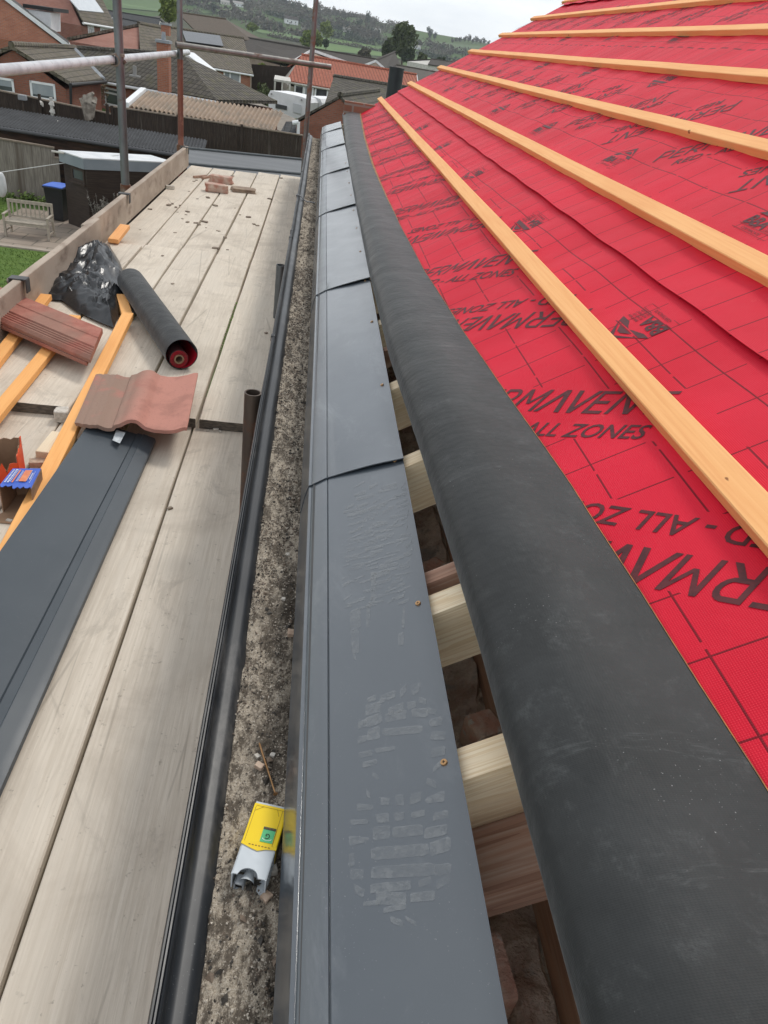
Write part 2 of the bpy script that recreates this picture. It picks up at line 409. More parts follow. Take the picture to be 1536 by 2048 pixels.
RUSTD = m_metal('dark_rusty_tube', (.14, .11, .09), (.09, .07, .06), (.12, .055, .03), .55, .55)
COUP = m_metal('coupler_steel', (.30, .26, .22), (.20, .16, .13), (.16, .07, .04), .5, .5)
BRASS = simple('brass_zinc_screw', (.55, .32, .16), (.45, .26, .12), rough=.3, metal=.85, scale=60)
DARKM = simple('painted_recess_shade', (.012, .010, .009), rough=.9)  # near-black colour standing in for the shade inside small recesses
def m_tilered(name):
    t = NT(name); v = t.coord('Object')
    col = t.mix(t.ramp(t.noise(v, 9, 6, .65), .35, .65), (.34, .125, .095), (.44, .19, .145))
    col = t.mix(t.math('MULTIPLY', t.ramp(t.noise(t.coord('Object', (1, .5, 1)), 4, 5), .42, .6), .55), col, (.24, .175, .135))
    col = t.mix(t.math('MULTIPLY', t.ramp(t.noise(v, 120, 3), .60, .72), .5), col, (.20, .10, .08))
    t.bump(t.noise(v, 160, 3), .35, .002)
    return t.done(col, .85, .2)
TILER = m_tilered('red_concrete_tile')
BRICKR = m_brick('red_brick_wall', (.42, .155, .085), (.31, .108, .062), (.28, .22, .18))
BRICKB = m_brick('brown_brick_wall', (.28, .13, .085), (.21, .095, .065), (.25, .21, .18))
BRICKD = m_brick('deep_red_brick_wall', (.31, .115, .072), (.23, .085, .055), (.20, .145, .12))
BRICKP = m_brick('pink_brick_wall', (.36, .15, .105), (.28, .11, .08), (.30, .23, .2))
ROOFG = m_tile('grey_mossy_tiles', (.115, .102, .085), (.08, .072, .06))
ROOFD = m_tile('dark_brown_tiles', (.075, .062, .052), (.055, .047, .04), light=(.12, .10, .085))
ROOFL = m_tile('light_grey_brown_tiles', (.17, .145, .112), (.12, .105, .085))
ROOFO = m_tile('orange_red_tiles', (.40, .135, .085), (.34, .11, .07), moss=(.22, .10, .07), light=(.45, .2, .14), ml=.3)
ROOFS = m_tile('slate_tiles', (.06, .062, .066), (.045, .047, .05), moss=(.08, .075, .06), light=(.12, .12, .12))
WHITE = simple('white_upvc', (.84, .85, .86), (.76, .77, .78), rough=.4, scale=3)
OFFW = simple('off_white_paint', (.60, .58, .53), (.48, .46, .42), rough=.7, scale=3)
GLASS = simple('dark_window_glass', (.03, .034, .038), (.09, .10, .11), rough=.08, spec=.8, scale=.8)
BLIND = simple('blind_behind_glass', (.30, .33, .36), (.36, .38, .40), rough=.2, spec=.6, scale=2)
LEAD = simple('lead_flashing', (.30, .32, .34), (.22, .24, .26), rough=.5, scale=4)
DFENCE = simple('dark_stained_fence', (.030, .021, .015), (.055, .038, .028), rough=.8, scale=14, mapsc=(3, 3, .25), bump=.5, bscale=30, bd=.02, c3=(.10, .085, .07), s3=3, lo3=.58, hi3=.75)
GFENCE = simple('silvered_fence_boards', (.19, .165, .14), (.28, .25, .215), rough=.85, scale=12, mapsc=(3, 3, .2), bump=.5, bscale=30, bd=.02, c3=(.12, .095, .075), s3=1.5)
DSHED = simple('dark_brown_shed_boards', (.028, .018, .013), (.045, .03, .022), rough=.75, scale=10, mapsc=(.3, .3, 3))
RUSTW = simple('dark_weathered_side_boards', (.035, .022, .016), (.08, .042, .026), rough=.85, scale=3, mapsc=(.5, .5, 3))
BROOF = simple('black_corrugated_sheet', (.020, .021, .024), (.036, .038, .042), rough=.7, spec=.3, scale=2)
TROOF = simple('tan_corrugated_sheet', (.34, .25, .18), (.27, .20, .145), rough=.75, scale=2, c3=(.22, .18, .14), s3=1)
GREYF = simple('grey_flat_felt', (.075, .08, .085), (.11, .115, .12), rough=.5, scale=.8, mapsc=(.3, 3, 1))
SHROOF = simple('pale_metal_roof', (.72, .73, .73), (.60, .62, .64), rough=.35, scale=2)
SHFAS = simple('grey_metal_fascia', (.28, .31, .34), (.22, .25, .28), rough=.35, scale=1)
TEAK = simple('silvered_teak', (.42, .37, .30), (.33, .29, .24), rough=.8, scale=12)
BINB = simple('black_bin_plastic', (.012, .013, .014), (.02, .02, .022), rough=.45, scale=3)
BINL = simple('blue_bin_lid', (.07, .16, .60), (.09, .19, .66), rough=.45, scale=3)
PAVE = m_brick('patio_slabs', (.33, .27, .22), (.28, .235, .19), (.16, .14, .11), w=.9, h=.6, mort=.02)
GRASS = simple('lawn_grass', (.075, .14, .018), (.11, .18, .03), rough=.9, scale=1.5, mapsc=(1, 4, 1), bump=.6, bscale=25, bd=.03)
def leafm(name, a, b): return simple(name, a, b, rough=.7, spec=.3, scale=2.5, lo=.4, hi=.6)
LF1 = leafm('fresh_spring_foliage', (.12, .17, .025), (.19, .23, .05))
LF2 = leafm('dark_foliage', (.025, .04, .018), (.05, .07, .03))
LF3 = leafm('olive_foliage', (.055, .075, .025), (.09, .11, .04))
LF4 = leafm('bare_hedge_twigs', (.085, .075, .052), (.125, .11, .075))
BARK = simple('bark', (.10, .075, .055), (.06, .045, .035), rough=.9, scale=8)

# ================================================================== GROUND, HILLS
GZ = -6.
def terr(x, y):
    pts = [(-50, -6), (60, -6), (120, -7), (250, -10), (450, -12), (650, -9.5), (850, -1), (1000, 14), (1200, 33), (1500, 38), (2600, 30)]
    yy = y-.12*x
    z = pts[-1][1]
    for (a, za), (b, zb) in zip(pts, pts[1:]):
        if yy < b:
            k = max(0, (yy-a)/(b-a)); k = k*k*(3-2*k)*.5+k*.5; z = za+(zb-za)*k; break
    if yy > 500:
        z += min(1, (yy-500)/400)*(6*fn(x/380, y/380, 3)+2*fn(x/120, y/120, 7)-.012*x)
    return z
def onterr(px, py):
    r = ray(px, py).normalized(); t = 90.
    while t < 2600:
        p = r*t
        if p.z < terr(p.x, p.y): return p
        t += 3
    return r*1300
ys = [-60+i*10 for i in range(20)]+[140+i*20 for i in range(125)]
xs = [-1400+i*40 for i in range(82)]
g = MB().sheet([[Vector((x, y, terr(x, y))) for x in xs] for y in ys])
def m_fields():
    t = NT('fields_and_hills'); v = t.coord('Object', rand=False)
    vo = t.n('ShaderNodeTexVoronoi'); vo.inputs['Scale'].default_value = .0065; vo.inputs['Randomness'].default_value = .8
    mpp = t.coord('Object', (1, .55, 0), (0, 0, .2), rand=False); t.L(mpp, vo.inputs['Vector'])
    sx = t.n('ShaderNodeSeparateColor'); t.L(vo.outputs['Color'], sx.inputs[0])
    rp = t.n('ShaderNodeValToRGB'); rp.color_ramp.interpolation = 'CONSTANT'; e = rp.color_ramp.elements
    for k, (p, c) in enumerate(((0, (.065, .115, .03)), (.32, (.085, .135, .038)), (.50, (.085, .075, .048)), (.72, (.075, .125, .035)), (.86, (.07, .065, .042)))):
        q = e[k] if k < 2 else e.new(p); q.position = p; q.color = c+(1,)
    t.L(sx.outputs[0], rp.inputs[0])
    col = t.mix(t.ramp(t.noise(v, .02, 6), .35, .7), rp.outputs[0], (.065, .085, .035))
    return t.done(col, .95, .1)
tag(g.build('ground', m_fields(), origin=(0, 0, GZ), smooth=True), kind='structure')
lawn = MB().add([(-14, 8, GZ+.006), (-9.05, 8, GZ+.006), (-9.05, 21.9, GZ+.006), (-9.6, 27, GZ+.006), (-14, 27, GZ+.006)], [(0, 1, 2, 3, 4)])
lawn.add([(-9.05, 8, GZ+.006), (-4, 8, GZ+.006), (-4, 21.2, GZ+.006), (-9.05, 21.2, GZ+.006)], [(0, 1, 2, 3)])
tag(lawn.build('lawn', GRASS), kind='structure')
pat = MB().box((-6.7, 23.6, GZ+.01), (5.2, 4.5, .03))
tag(pat.build('patio', PAVE), kind='structure')
tag(MB().box((-6.6, 21.28, GZ+.02), (4.9, .18, .05)).build('patio_kerb', simple('kerb', (.42, .35, .29), (.33, .28, .23), scale=5)), kind='structure')

# ================================================================== THE HOUSE BEING ROOFED
H = thing('house', 'house under repair with red underlay and timber battens on its roof slope', 'house', (1.5, 3.5, GZ))
HL = wloc(H)
YF = 8.72
wl = MB()
wl.box((.21, 3.0, (GZ-.98)/2), (.10, 11.2, -GZ-.98)); wl.box((4.2, 8.58, (GZ-.5)/2), (7.9, .1, -GZ-.5)); wl.box((8.2, 3.0, (GZ-.5)/2), (.1, 11.0, -GZ-.5))
wl.prism([(.2, 8.53, -.90), (7.5, 8.53, -.5), (4.2, 8.53, 1.45)], (0, .1, 0))
wl.build('wall', BRICKB, H)
rr = []
for i in range(260):
    Y = -1+9.5*i/259; e = lambda k: .016*fn(Y*9, k*3.1)+.008*fn(Y*31, k*5.)
    rr.append([Vector((.268+e(1), Y, -1.3)), Vector((.262+e(2), Y, -1.06)), Vector((.272+e(3), Y, -.985+e(4))), Vector((.300+e(5), Y, -.955+e(6)*1.4)), Vector((.330+e(7), Y, -.945+e(8)*1.6)), Vector((.362+e(9), Y, -.93+e(10)*1.5)), Vector((.385, Y, -.96))])
inn = MB().sheet(rr).box((.62, 3, -1.2), (.5, 11, .05))
inn.build('inner_wall', simple('rough_mortar_masonry', (.58, .48, .39), (.34, .24, .18), rough=.95, scale=18, bump=1, bscale=30, bd=.03, c3=(.32, .29, .25), s3=14, lo3=.55, hi3=.65), H)
MB().box((.415, 3, -.90), (.085, 11, .075)).build('wall_plate', m_wood('old_wall_plate', (.42, .24, .15), (.30, .16, .10), (.42, .34, .27), 60, rough=.9), H)
# fascia
MB().box((.062, 3.15, -.865), (.02, 11.2, .15)).build('fascia', simple('dark_fascia_board', (.03, .032, .035), (.05, .05, .05), rough=.6), H)
# far roof slope and ridge
MB().hexa([RP(-2, 4.95, -.02), RP(YF, 4.95, -.02), Vector((8.6, YF, -.9)), Vector((8.6, -2, -.9)), RP(-2, 5.0, 0), RP(YF, 5.0, 0), Vector((8.7, YF, -.85)), Vector((8.7, -2, -.85))]).build('far_roof_slope', ROOFG, H)

# rafters --------------------------------------------------------
def rafter(y, wd, s0, s1, h1, depth, mat, nm='rafter', lab=None):
    m = MB(); P = []
    for h in (h1-depth, h1):
        P += [RP(y-wd/2, s0, h), RP(y+wd/2, s0, h), RP(y+wd/2, s1, h), RP(y-wd/2, s1, h)]
    m.hexa([P[0], P[3], P[2], P[1], P[4], P[7], P[6], P[5]])
    return m.build(nm, mat, H, label=lab)
ry = [.567, .867, 1.33, 1.725, 2.225, 2.69, 3.12, 3.57, 4.0, 4.42, 4.85, 5.3, 5.7, 6.1, 6.55, 7.0, 7.4, 7.8, 8.2, 8.5]
for k, y in enumerate(ry):
    rafter(y, .047, .14, 5.0, -.002, .113, PINE, lab='new pale pine rafter' if k == 0 else None)
for y in (.501, .94, -.1, 2.0, 4.1):
    rafter(y, .083 if y < .6 else .03, .16, 5.0, -.098 if y < .6 else -.006, .055 if y < .6 else .05, OLDW, lab='old red-brown rafter' if y == .501 else None)
RUB = simple('crusty_brick', (.48, .27, .20), (.56, .46, .37), rough=.95, scale=22, bump=1, bscale=60, bd=.01, c3=(.5, .46, .4), s3=30, lo3=.58, hi3=.66)
for (x, y, z, sx, sy, sz, r) in ((.262, .405, -.905, .085, .075, .06, .1), (.30, .70, -.95, .05, .10, .06, .1), (.345, .775, -.91, .05, .05, .06, .4), (.31, 1.05, -.95, .06, .12, .05, .2), (.33, 1.20, -.93, .05, .07, .07, .7), (.30, .33, -.96, .03, .03, .03, .3)):
    MB().box((x, y, z), (sx, sy, sz), r, .006).build('brick_piece', RUB, H)

# underlay --------------------------------------------------------
def Hm(Y, s):
    return .0085-.0055*math.sin(math.pi*(Y-.567)/.425)**2+.0014*fn(Y*2.1, s*2.6, 1)+.0016*fn(Y*5, s*4, 3)
def lapl(Y, s, s0): return (.009+.0025*max(-.5, fn(Y*.9, s0*3, 5)))*max(0, 1-max(0, s-s0)/.13)
def H2(Y, s): return Hm(Y, s)+.0025+lapl(Y, s, .945)
def H3(Y, s): return Hm(Y, s)+.005+1.5*lapl(Y, s, 2.73)
def felt_rows(s0, s1, n, hf, y0=-2.0, y1=YF, ny=220):
    Ys = [y0+(y1-y0)*i/ny for i in range(ny+1)]
    Ss = [s0+(s1-s0)*i/n for i in range(n+1)]
    return ([[RP(Y, s, hf(Y, s)) for s in Ss] for Y in Ys], [[(Y, s) for s in Ss] for Y in Ys])
UL = []
for s0, s1, n, hf, lb in ((.40, 1.06, 12, Hm, 'lowest strip of red underlay'), (.945, 2.82, 40, H2, 'middle strip of red underlay'), (2.73, 4.98, 30, H3, 'top strip of red underlay')):
    m = MB(); rows, uvs = felt_rows(s0, s1, n, hf); m.sheet(rows, uvs)
    o = m.build('underlay', FELT, H, recalc=False, smooth=True, label=lb, solid=.0007); UL.append(o)
# print -----------------------------------------------------------
def textmesh(body, cap, length, shear=.22, bold=0.0):
    cu = bpy.data.curves.new('t', 'FONT'); cu.body = body; cu.size = 1; cu.shear = shear; cu.offset = bold; cu.resolution_u = 3
    ob = bpy.data.objects.new('t', cu); C.objects.link(ob)
    dg = bpy.context.evaluated_depsgraph_get(); me = bpy.data.meshes.new_from_object(ob.evaluated_get(dg))
    vs = [v.co.copy() for v in me.vertices]; fs = [tuple(p.vertices) for p in me.polygons]
    bpy.data.objects.remove(ob); bpy.data.meshes.remove(me); bpy.data.curves.remove(cu)
    x0 = min(v.x for v in vs); x1 = max(v.x for v in vs); y0 = min(v.y for v in vs); y1 = max(v.y for v in vs)
    return [((v.x-x0)/(x1-x0)*length, v.y/y1*cap) for v in vs], fs
def permavent():
    # drawn letter by letter in strokes: wide slanted capitals, the A without a bar
    G = {}; w_ = .155
    def st(a, b, w=w_): # stroke quad with horizontal width w when steep, else perpendicular
        (x0, y0), (x1, y1) = a, b
        if abs(y1-y0) > .35: return [(x0, y0), (x0+w, y0), (x1+w, y1), (x1, y1)]
        return [(x0, y0), (x1, y1), (x1, y1+.13), (x0, y0+.13)]
    def bowl(x, yb, yt, wd):
        o = []; n = 8; cy = (yb+yt)/2; ry = (yt-yb)/2
        for i in range(n):
            a0, a1 = [-math.pi/2+math.pi*k/n for k in (i, i+1)]
            o.append([(x+wd*math.cos(a0), cy+ry*math.sin(a0)), (x+wd*math.cos(a1), cy+ry*math.sin(a1)),
                      (x+(wd-.15)*max(0, math.cos(a1)), cy+(ry-.12)*math.sin(a1)), (x+(wd-.15)*max(0, math.cos(a0)), cy+(ry-.12)*math.sin(a0))])
        return o
    P = [st((0, 0), (0, 1))]+[st((0, .87), (.5, .87)), st((0, .36), (.5, .36))]+bowl(.45, .36, 1, .34)
    E_ = [st((0, 0), (0, 1)), st((0, 0), (.72, 0)), st((0, .435), (.62, .435)), st((0, .87), (.72, .87))]
    R_ = P+[[(.28, .40), (.46, .40), (.85, 0), (.65, 0)]]
    M_ = [st((0, 0), (0, 1)), st((.85, 0), (.85, 1)), [(0, 1), (.16, 1), (.57, .32), (.43, .32)], [(.85, 1), (1.005, 1), (.57, .32), (.43, .32)]]
    A_ = [[(-.05, 0), (.14, 0), (.62, 1), (.42, 1)], [(.42, 1), (.62, 1), (1.02, 0), (.82, 0)]]
    V_ = [[(.0, 1), (.19, 1), (.55, .0), (.38, .0)], [(.38, 0), (.55, 0), (.95, 1), (.77, 1)]]
    N_ = [st((0, 0), (0, 1)), st((.72, 0), (.72, 1)), [(0, 1), (.18, 1), (.875, 0), (.69, 0)]]
    T_ = [[(0, .87), (.85, .87), (.85, 1), (0, 1)], st((.35, 0), (.35, 1))]
    x = 0; vs = []; fs = []
    for gl, wd in ((P, .80), (E_, .74), (R_, .86), (M_, .97), (A_, .78), (V_, .82), (E_, .72), (N_, .9), (T_, .85)):
        for q in gl:
            b = len(vs); vs += [(x+a+.28*c, c) for a, c in q]; fs.append((b, b+1, b+2, b+3))
        x += wd+.16
    L = max(v[0] for v in vs); return [(a/L, c) for a, c in vs], fs
def refine(tm, sx, sy, lim=.016):
    bm = bmesh.new(); vs = [bm.verts.new((a*sx, c*sy, 0)) for a, c in tm[0]]
    for f in tm[1]: bm.faces.new([vs[i] for i in f])
    for _ in range(4):
        ed = [e for e in bm.edges if e.calc_length() > lim]
        if not ed: break
        bmesh.ops.subdivide_edges(bm, edges=ed, cuts=1, use_grid_fill=True)
    bmesh.ops.triangulate(bm, faces=bm.faces[:]); bm.verts.index_update()
    r = [(v.co.x/sx, v.co.y/sy) for v in bm.verts], [tuple(v.index for v in f.verts) for f in bm.faces]
    bm.free(); return r
PV = refine(permavent(), .49, .073)
RZ = textmesh('RED - ALL ZONES', 1, 1, .2, .012)
BB = textmesh('BBA', 1, 1, 0, .03)
TT = [textmesh(x, 1, 1, 0, .0) for x in ('BRITISH', 'BOARD OF', 'AGREMENT', 'CERTIFICATE')]
def put(mb, tm, Y0, s0, d, up, length, cap, hf, off=.0013):
    vs, fs = tm; V = []
    for a, c in vs:
        Y = Y0+d[0]*a*length+up[0]*c*cap; s = s0+d[1]*a*length+up[1]*c*cap
        V.append(RP(Y, s, hf(Y, s)+off))
    mb.add(V, fs)
def rect(a0, c0, a1, c1): return [(a0, c0), (a1, c0), (a1, c1), (a0, c1)]
def logo(mb, Y, s, inv, hf):      # Y, s: centre
    d, up = ((1, 0), (0, -1)) if inv else ((-1, 0), (0, 1))
    def P(poly): put(mb, (poly, [tuple(range(len(poly)))]), Y-d[0]*.075-up[0]*.055, s-d[1]*.075-up[1]*.055, d, up, 1, 1, hf)
    P([(0, .062), (.150, .062), (.136, .077), (.020, .077)])
    P([(.0, .062), (.020, .077), (.076, .110), (.078, .125)]); P([(.150, .062), (.136, .077), (.076, .110), (.078, .125)])
    P([(.050, .083), (.112, .083), (.090, .097), (.074, .097)])
    o = (Y-d[0]*.075-up[0]*.055, s-d[1]*.075-up[1]*.055)
    at = lambda a, c: (o[0]+d[0]*a+up[0]*c, o[1]+d[1]*a+up[1]*c)
    put(mb, BB, *at(.004, .020), d, up, .085, .034, hf)
    for k, tm in enumerate(TT):
        put(mb, tm, *at(.095, .048-k*.0095), d, up, .05-.004*(k % 2), .0065, hf)
    P(rect(0, .0145, .150, .0158)); P(rect(0, -.004, .150, -.003)); P(rect(.149, -.004, .150, .0158))
    put(mb, TT[3], *at(.03, .001), d, up, .08, .008, hf)
aa = R(45); D1 = (-math.cos(aa), math.sin(aa)); U1 = (math.sin(aa), math.cos(aa)); D2 = (-D1[0], -D1[1]); U2 = (-U1[0], -U1[1])
def rows_print(mb, s0, y0, hf, ks):
    for k in ks:
        y = y0+1.03*k
        put(mb, PV, y, s0, D1, U1, .49, .073, hf)
        put(mb, RZ, y-.106-.012, s0+.014, D1, U1, .39, .041, hf)
        # inverted block
        yi = y+.585-(.39)                       # Y at slope s0+.415 on its base line
        put(mb, PV, yi, s0+.39, D2, U2, .49, .073, hf)
        put(mb, RZ, yi+.095+.013, s0+.384, D2, U2, .42, .041, hf)
for mbn, hf, zones, lg in ((0, Hm, [(.41, 1.451)], [(.842, 1.46, True)]), (1, H2, [(1.27, 2.494), (2.22, 2.1)], [(1.235, 2.70, False), (1.715, 3.52, True), (2.09, 3.2, False)])):
    mb = MB()
    for s0, y0 in zones: rows_print(mb, s0, y0, hf, range(-3, 7))
    for s, y, inv in lg:
        for k in range(-3, 6):
            if y+1.03*k < 8.4: logo(mb, y+1.03*k, s, inv, hf)
    vv = mb.v
    mb.build('printed_lettering', INK, UL[mbn], recalc=False)
# folded back flap -------------------------------------------------
def interp(tb, x):
    if x <= tb[0][0]: return tb[0][1]
    for (a, p), (b, q) in zip(tb, tb[1:]):
        if x <= b: k = (x-a)/(b-a); return p+(q-p)*k
    return tb[-1][1]
RE = [(-.5, .588), (.27, .585), (.416, .582), (.556, .576), (.717, .571), (1.0, .559), (1.25, .542), (1.83, .507), (2.49, .475), (3.29, .456), (4.2, .441), (5.14, .435), (6.5, .45), (8.0, .485), (8.8, .508)]
LE = [(-.5, .352), (.27, .350), (.7, .345), (1.28, .326), (1.81, .302), (2.69, .289), (4.0, .286), (6.3, .290), (8.8, .315)]
rows, uvs, hem = [], [], []
for i in range(230):
    Y = -.6+9.42*i/229; sr = interp(RE, Y)+.002*fn(Y*3, 1, 1); sl = interp(LE, Y); wd = sr-sl
    b = 1+.10*fn(Y*1.5, 2, 2)
    hh = (.036+.19*wd)*b
    pr = [(sl+.10, .004), (sl+.045, .005), (sl+.015, .010), (sl+.003, .022), (sl, .034), (sl+.005, .047), (sl+.018, hh*.86), (sl+.04, hh*.97), (sl+wd*.30, hh), (sl+wd*.45, hh*.93), (sl+wd*.62, hh*.74), (sl+wd*.8, hh*.45), (sl+wd*.93, hh*.22+.003), (sr, .012+.002*fn(Y*6, 3))]
    # smooth by chaikin
    for _ in range(2):
        q = [pr[0]]
        for a, c in zip(pr, pr[1:]): q += [(a[0]*.75+c[0]*.25, a[1]*.75+c[1]*.25), (a[0]*.25+c[0]*.75, a[1]*.25+c[1]*.75)]
        q.append(pr[-1]); pr = q
    L = 0; r, u = [], []
    for k, (s, h) in enumerate(pr):
        if k: L += math.hypot(s-pr[k-1][0], h-pr[k-1][1])
        rip = .0006*math.sin(Y*80+8*s+3*fn(Y*2, s*4))*math.exp(-((Y-2.6)/1.3)**2)*(1 if k > 12 else 0)
        r.append(RP(Y, s, h+rip+(.0025*fn(Y*4, s*9, 4)+.002*fn(Y*11, s*14, 6))*(10 < k < len(pr)-4))); u.append((Y, L))
    rows.append(r); uvs.append(u)
    wdh = .0004+.009*max(0, min(1, (Y-3.2)/2))
    hem.append([RP(Y, sr-.001, pr[-1][1]+.0022), RP(Y, sr+wdh, pr[-1][1]+.0005), RP(Y, sr+wdh, .009), RP(Y, sr-.001, .009)])
fo = MB().sheet(rows, uvs).build('folded_back_flap', BACK, H, recalc=False, smooth=True, label='charcoal underside of the underlay folded back along the eaves', solid=.0012)
MB().sheet(hem, close=True).build('flap_hem', HEM, fo)
# battens ----------------------------------------------------------
for k in range(11):
    s = .753+.345*k; m = MB(); n = 40; hb = .0085
    y0, y1 = -1.6, 8.86+.03*fn(k*3.1, 1)
    rr = []
    for i in range(n+1):
        Y = y0+(y1-y0)*i/n; e = .0025*fn(Y*.9, k*2.); g2 = .0015*fn(Y*1.2, k*5., 3)
        a, b2 = s-.0245+e, s+.0245+e
        rr.append([RP(Y, a, hb+g2), RP(Y, b2, hb+g2), RP(Y, b2+.0003, hb+.023+g2), RP(Y, b2-.002, hb+.025+g2), RP(Y, a+.002, hb+.025+g2), RP(Y, a, hb+.023+g2)])
    m.sheet(rr, close=True); q = len(m.v); m.f.append(list(range(6))); m.uv.append(None); m.f.append(list(range(q-6, q))[::-1]); m.uv.append(None)
    m.build('roof_batten', BATT, H)
# eaves trays -------------------------------------------------------
TRP = [(.0262, None)]
def tray_prof(lift, yy, dent):
    # list of (X, Z) from the lip up to the top edge; lip is vertical
    nose = RP(0, .0754, .036); gr = RP(0, .120, .036)
    pr = [(.0315, -.868), (.0325, -.866), (.0385, -.825), (.0425, -.806), (nose.x, nose.z), (nose.x+.004, nose.z+.0025), (nose.x+.0055, nose.z+.0018), (nose.x+.0075, nose.z+.0042)]
    pr += [(gr.x-.0028, gr.z-.0002), (gr.x-.0012, gr.z-.0022), (gr.x+.0010, gr.z+.0008)]
    for k in range(1, 9):
        t_ = k/8; p = RP(0, .120+(.281-.120)*t_, .0365+(.005-.0365)*t_)
        bul = .002*(yy > 1.3)*math.sin(t_*math.pi)*fn(yy*2.2, t_*2, 2)+dent*max(0, (t_-.6)/.4)*1.0
        pr.append((p.x, p.z+bul))
    return [(a-.3*lift, c+lift) for a, c in pr]
TY = [-.35, 1.321, 2.69, 4.12, 5.44, 6.80, 8.1, 8.78]
def trayY(j):
    return TY[j]
for j in range(len(TY)-1):
    y0, y1 = TY[j], min(TY[j+1]+.07, 8.8); m = MB(); rows_, uv_ = [], []
    n = 44
    for i in range(n+1):
        q = i/n; q = q**1.6 if True else q
        Y = y0+(y1-y0)*q
        lift = .0035*(1-q)+.0002
        near = math.exp(-(Y-y0)/.07)
        pr = tray_prof(lift, Y, 0)
        row = []
        for k, (x, z) in enumerate(pr):
            t_ = max(0, (k-10)/8)
            dl = 0
            if j > 0: dl += .0055*near*math.sin(min(1, t_)*math.pi*.62)
            for sy in ry:
                if y0 < sy < y1: dl -= .0012*math.exp(-((Y-sy)/.03)**2-((t_-.93)/.12)**2)
            dl += .0016*fn(Y*3.5, t_*2.5, j)*t_*(1 if j else 0)
            row.append(Vector((x, Y, z+dl)))
        rows_.append(row)
    m.sheet(rows_)
    tr = m.build('eaves_tray', TRAYM, H, smooth=True, recalc=True, solid=.0022, label=('nearest eaves tray, marked with dusty boot prints' if j == 0 else None))
    for sy in ry:
        if y0+.02 < sy < y1-.06 and sy < 6:
            c = RP(sy, .2635, .0105+(.0035*(1-(sy-y0)/(y1-y0)))); nn = RP(0, 0, 1)-RP(0, 0, 0)
            s_ = MB().tube(c-nn*.0015, c+nn*.0010, .0047, 14, .0042)
            ax = RP(0, 1, 0)-RP(0, 0, 0); ay = Vector((0, 1, 0))
            hd = s_.build('screw', BRASS, tr)
            x_ = MB()
            for a_, b_ in ((ax, ay), (ay, ax)):
                cc = c+nn*.0011
                x_.add([cc-a_*.0022-b_*.0005, cc+a_*.0022-b_*.0005, cc+a_*.0022+b_*.0005, cc-a_*.0022+b_*.0005], [(0, 1, 2, 3)])
            # recess shade painted as a flat dark cross, kept inside the screw's own mesh
            me = hd.data; bm = bmesh.new(); bm.from_mesh(me)
            for f in x_.f:
                vs_ = [bm.verts.new(x_.v[i]-wloc(tr)+nn*(.0001 if f[0] else 0)) for i in f]; ff = bm.faces.new(vs_); ff.material_index = 1
            bm.to_mesh(me); bm.free(); me.materials.append(DARKM)
    if j == 0: TR0 = tr
# boot prints: dust on the nearest tray ------------------------------
def dust_mat():
    t = NT('boot_dust'); v = t.coord('Object', rand=False)
    a = t.math('MULTIPLY', t.ramp(t.noise(v, 110, 7, .8), .38, .58), t.ramp(t.noise(v, 22, 5, .7), .34, .56))
    a = t.math('MULTIPLY', t.math('ADD', t.math('MULTIPLY', a, .6), .20), .46)
    m = t.done((.33, .345, .355), .8, .1); t.L(a, t.b.inputs['Alpha']); return m
DUST = dust_mat()
trp = [(x, z) for x, z in tray_prof(0.0, .5, 0)]
def ontray(px, py):
    g0, e0 = RP(0, .120, .0365), RP(0, .281, .005)
    sl = (e0.z-g0.z)/(e0.x-g0.x); c = g0.z-sl*g0.x
    r = ray(px, py); k = c/(r.z-sl*r.x); p = r*k
    return p
def boot(mb, polys):
    for poly in polys:
        for _ in range(1):
            q = []
            for i, a in enumerate(poly):
                c = poly[(i+1) % len(poly)]; q += [(a[0]*.9+c[0]*.1, a[1]*.9+c[1]*.1), (a[0]*.1+c[0]*.9, a[1]*.1+c[1]*.9)]
            poly = [(x+3*fn(x*.11, y*.11, 1), y+3*fn(x*.11, y*.11, 5)) for x, y in q]
        P = []
        for i, (x, y) in enumerate(poly):   # refine edges so that the strips follow the sheet
            x2, y2 = poly[(i+1) % len(poly)]; n = max(1, int(math.hypot(x2-x, y2-y)/14))
            for k in range(n):
                P.append((x+(x2-x)*k/n+rnd.uniform(-.7, .7), y+(y2-y)*k/n+rnd.uniform(-.7, .7)))
        V = []
        for x, y in P:
            p = ontray(x, y); q_ = max(0., (p.y+.35)/1.74)**(1/1.6) if p.y > -.35 else 0
            V.append(p+Vector((-.3*.0035, 0, .0035))*(1-(p.y+.35)/1.74)+Vector((0, 0, .0021)))
        mb.add(V, [tuple(range(len(V)))])
b1 = []
def bar(x0, y0, x1, y1, t0, t1=None): t1 = t1 or t0; return [(x0, y0-t0/2), (x1, y1-t1/2), (x1, y1+t1/2), (x0, y0+t0/2)]
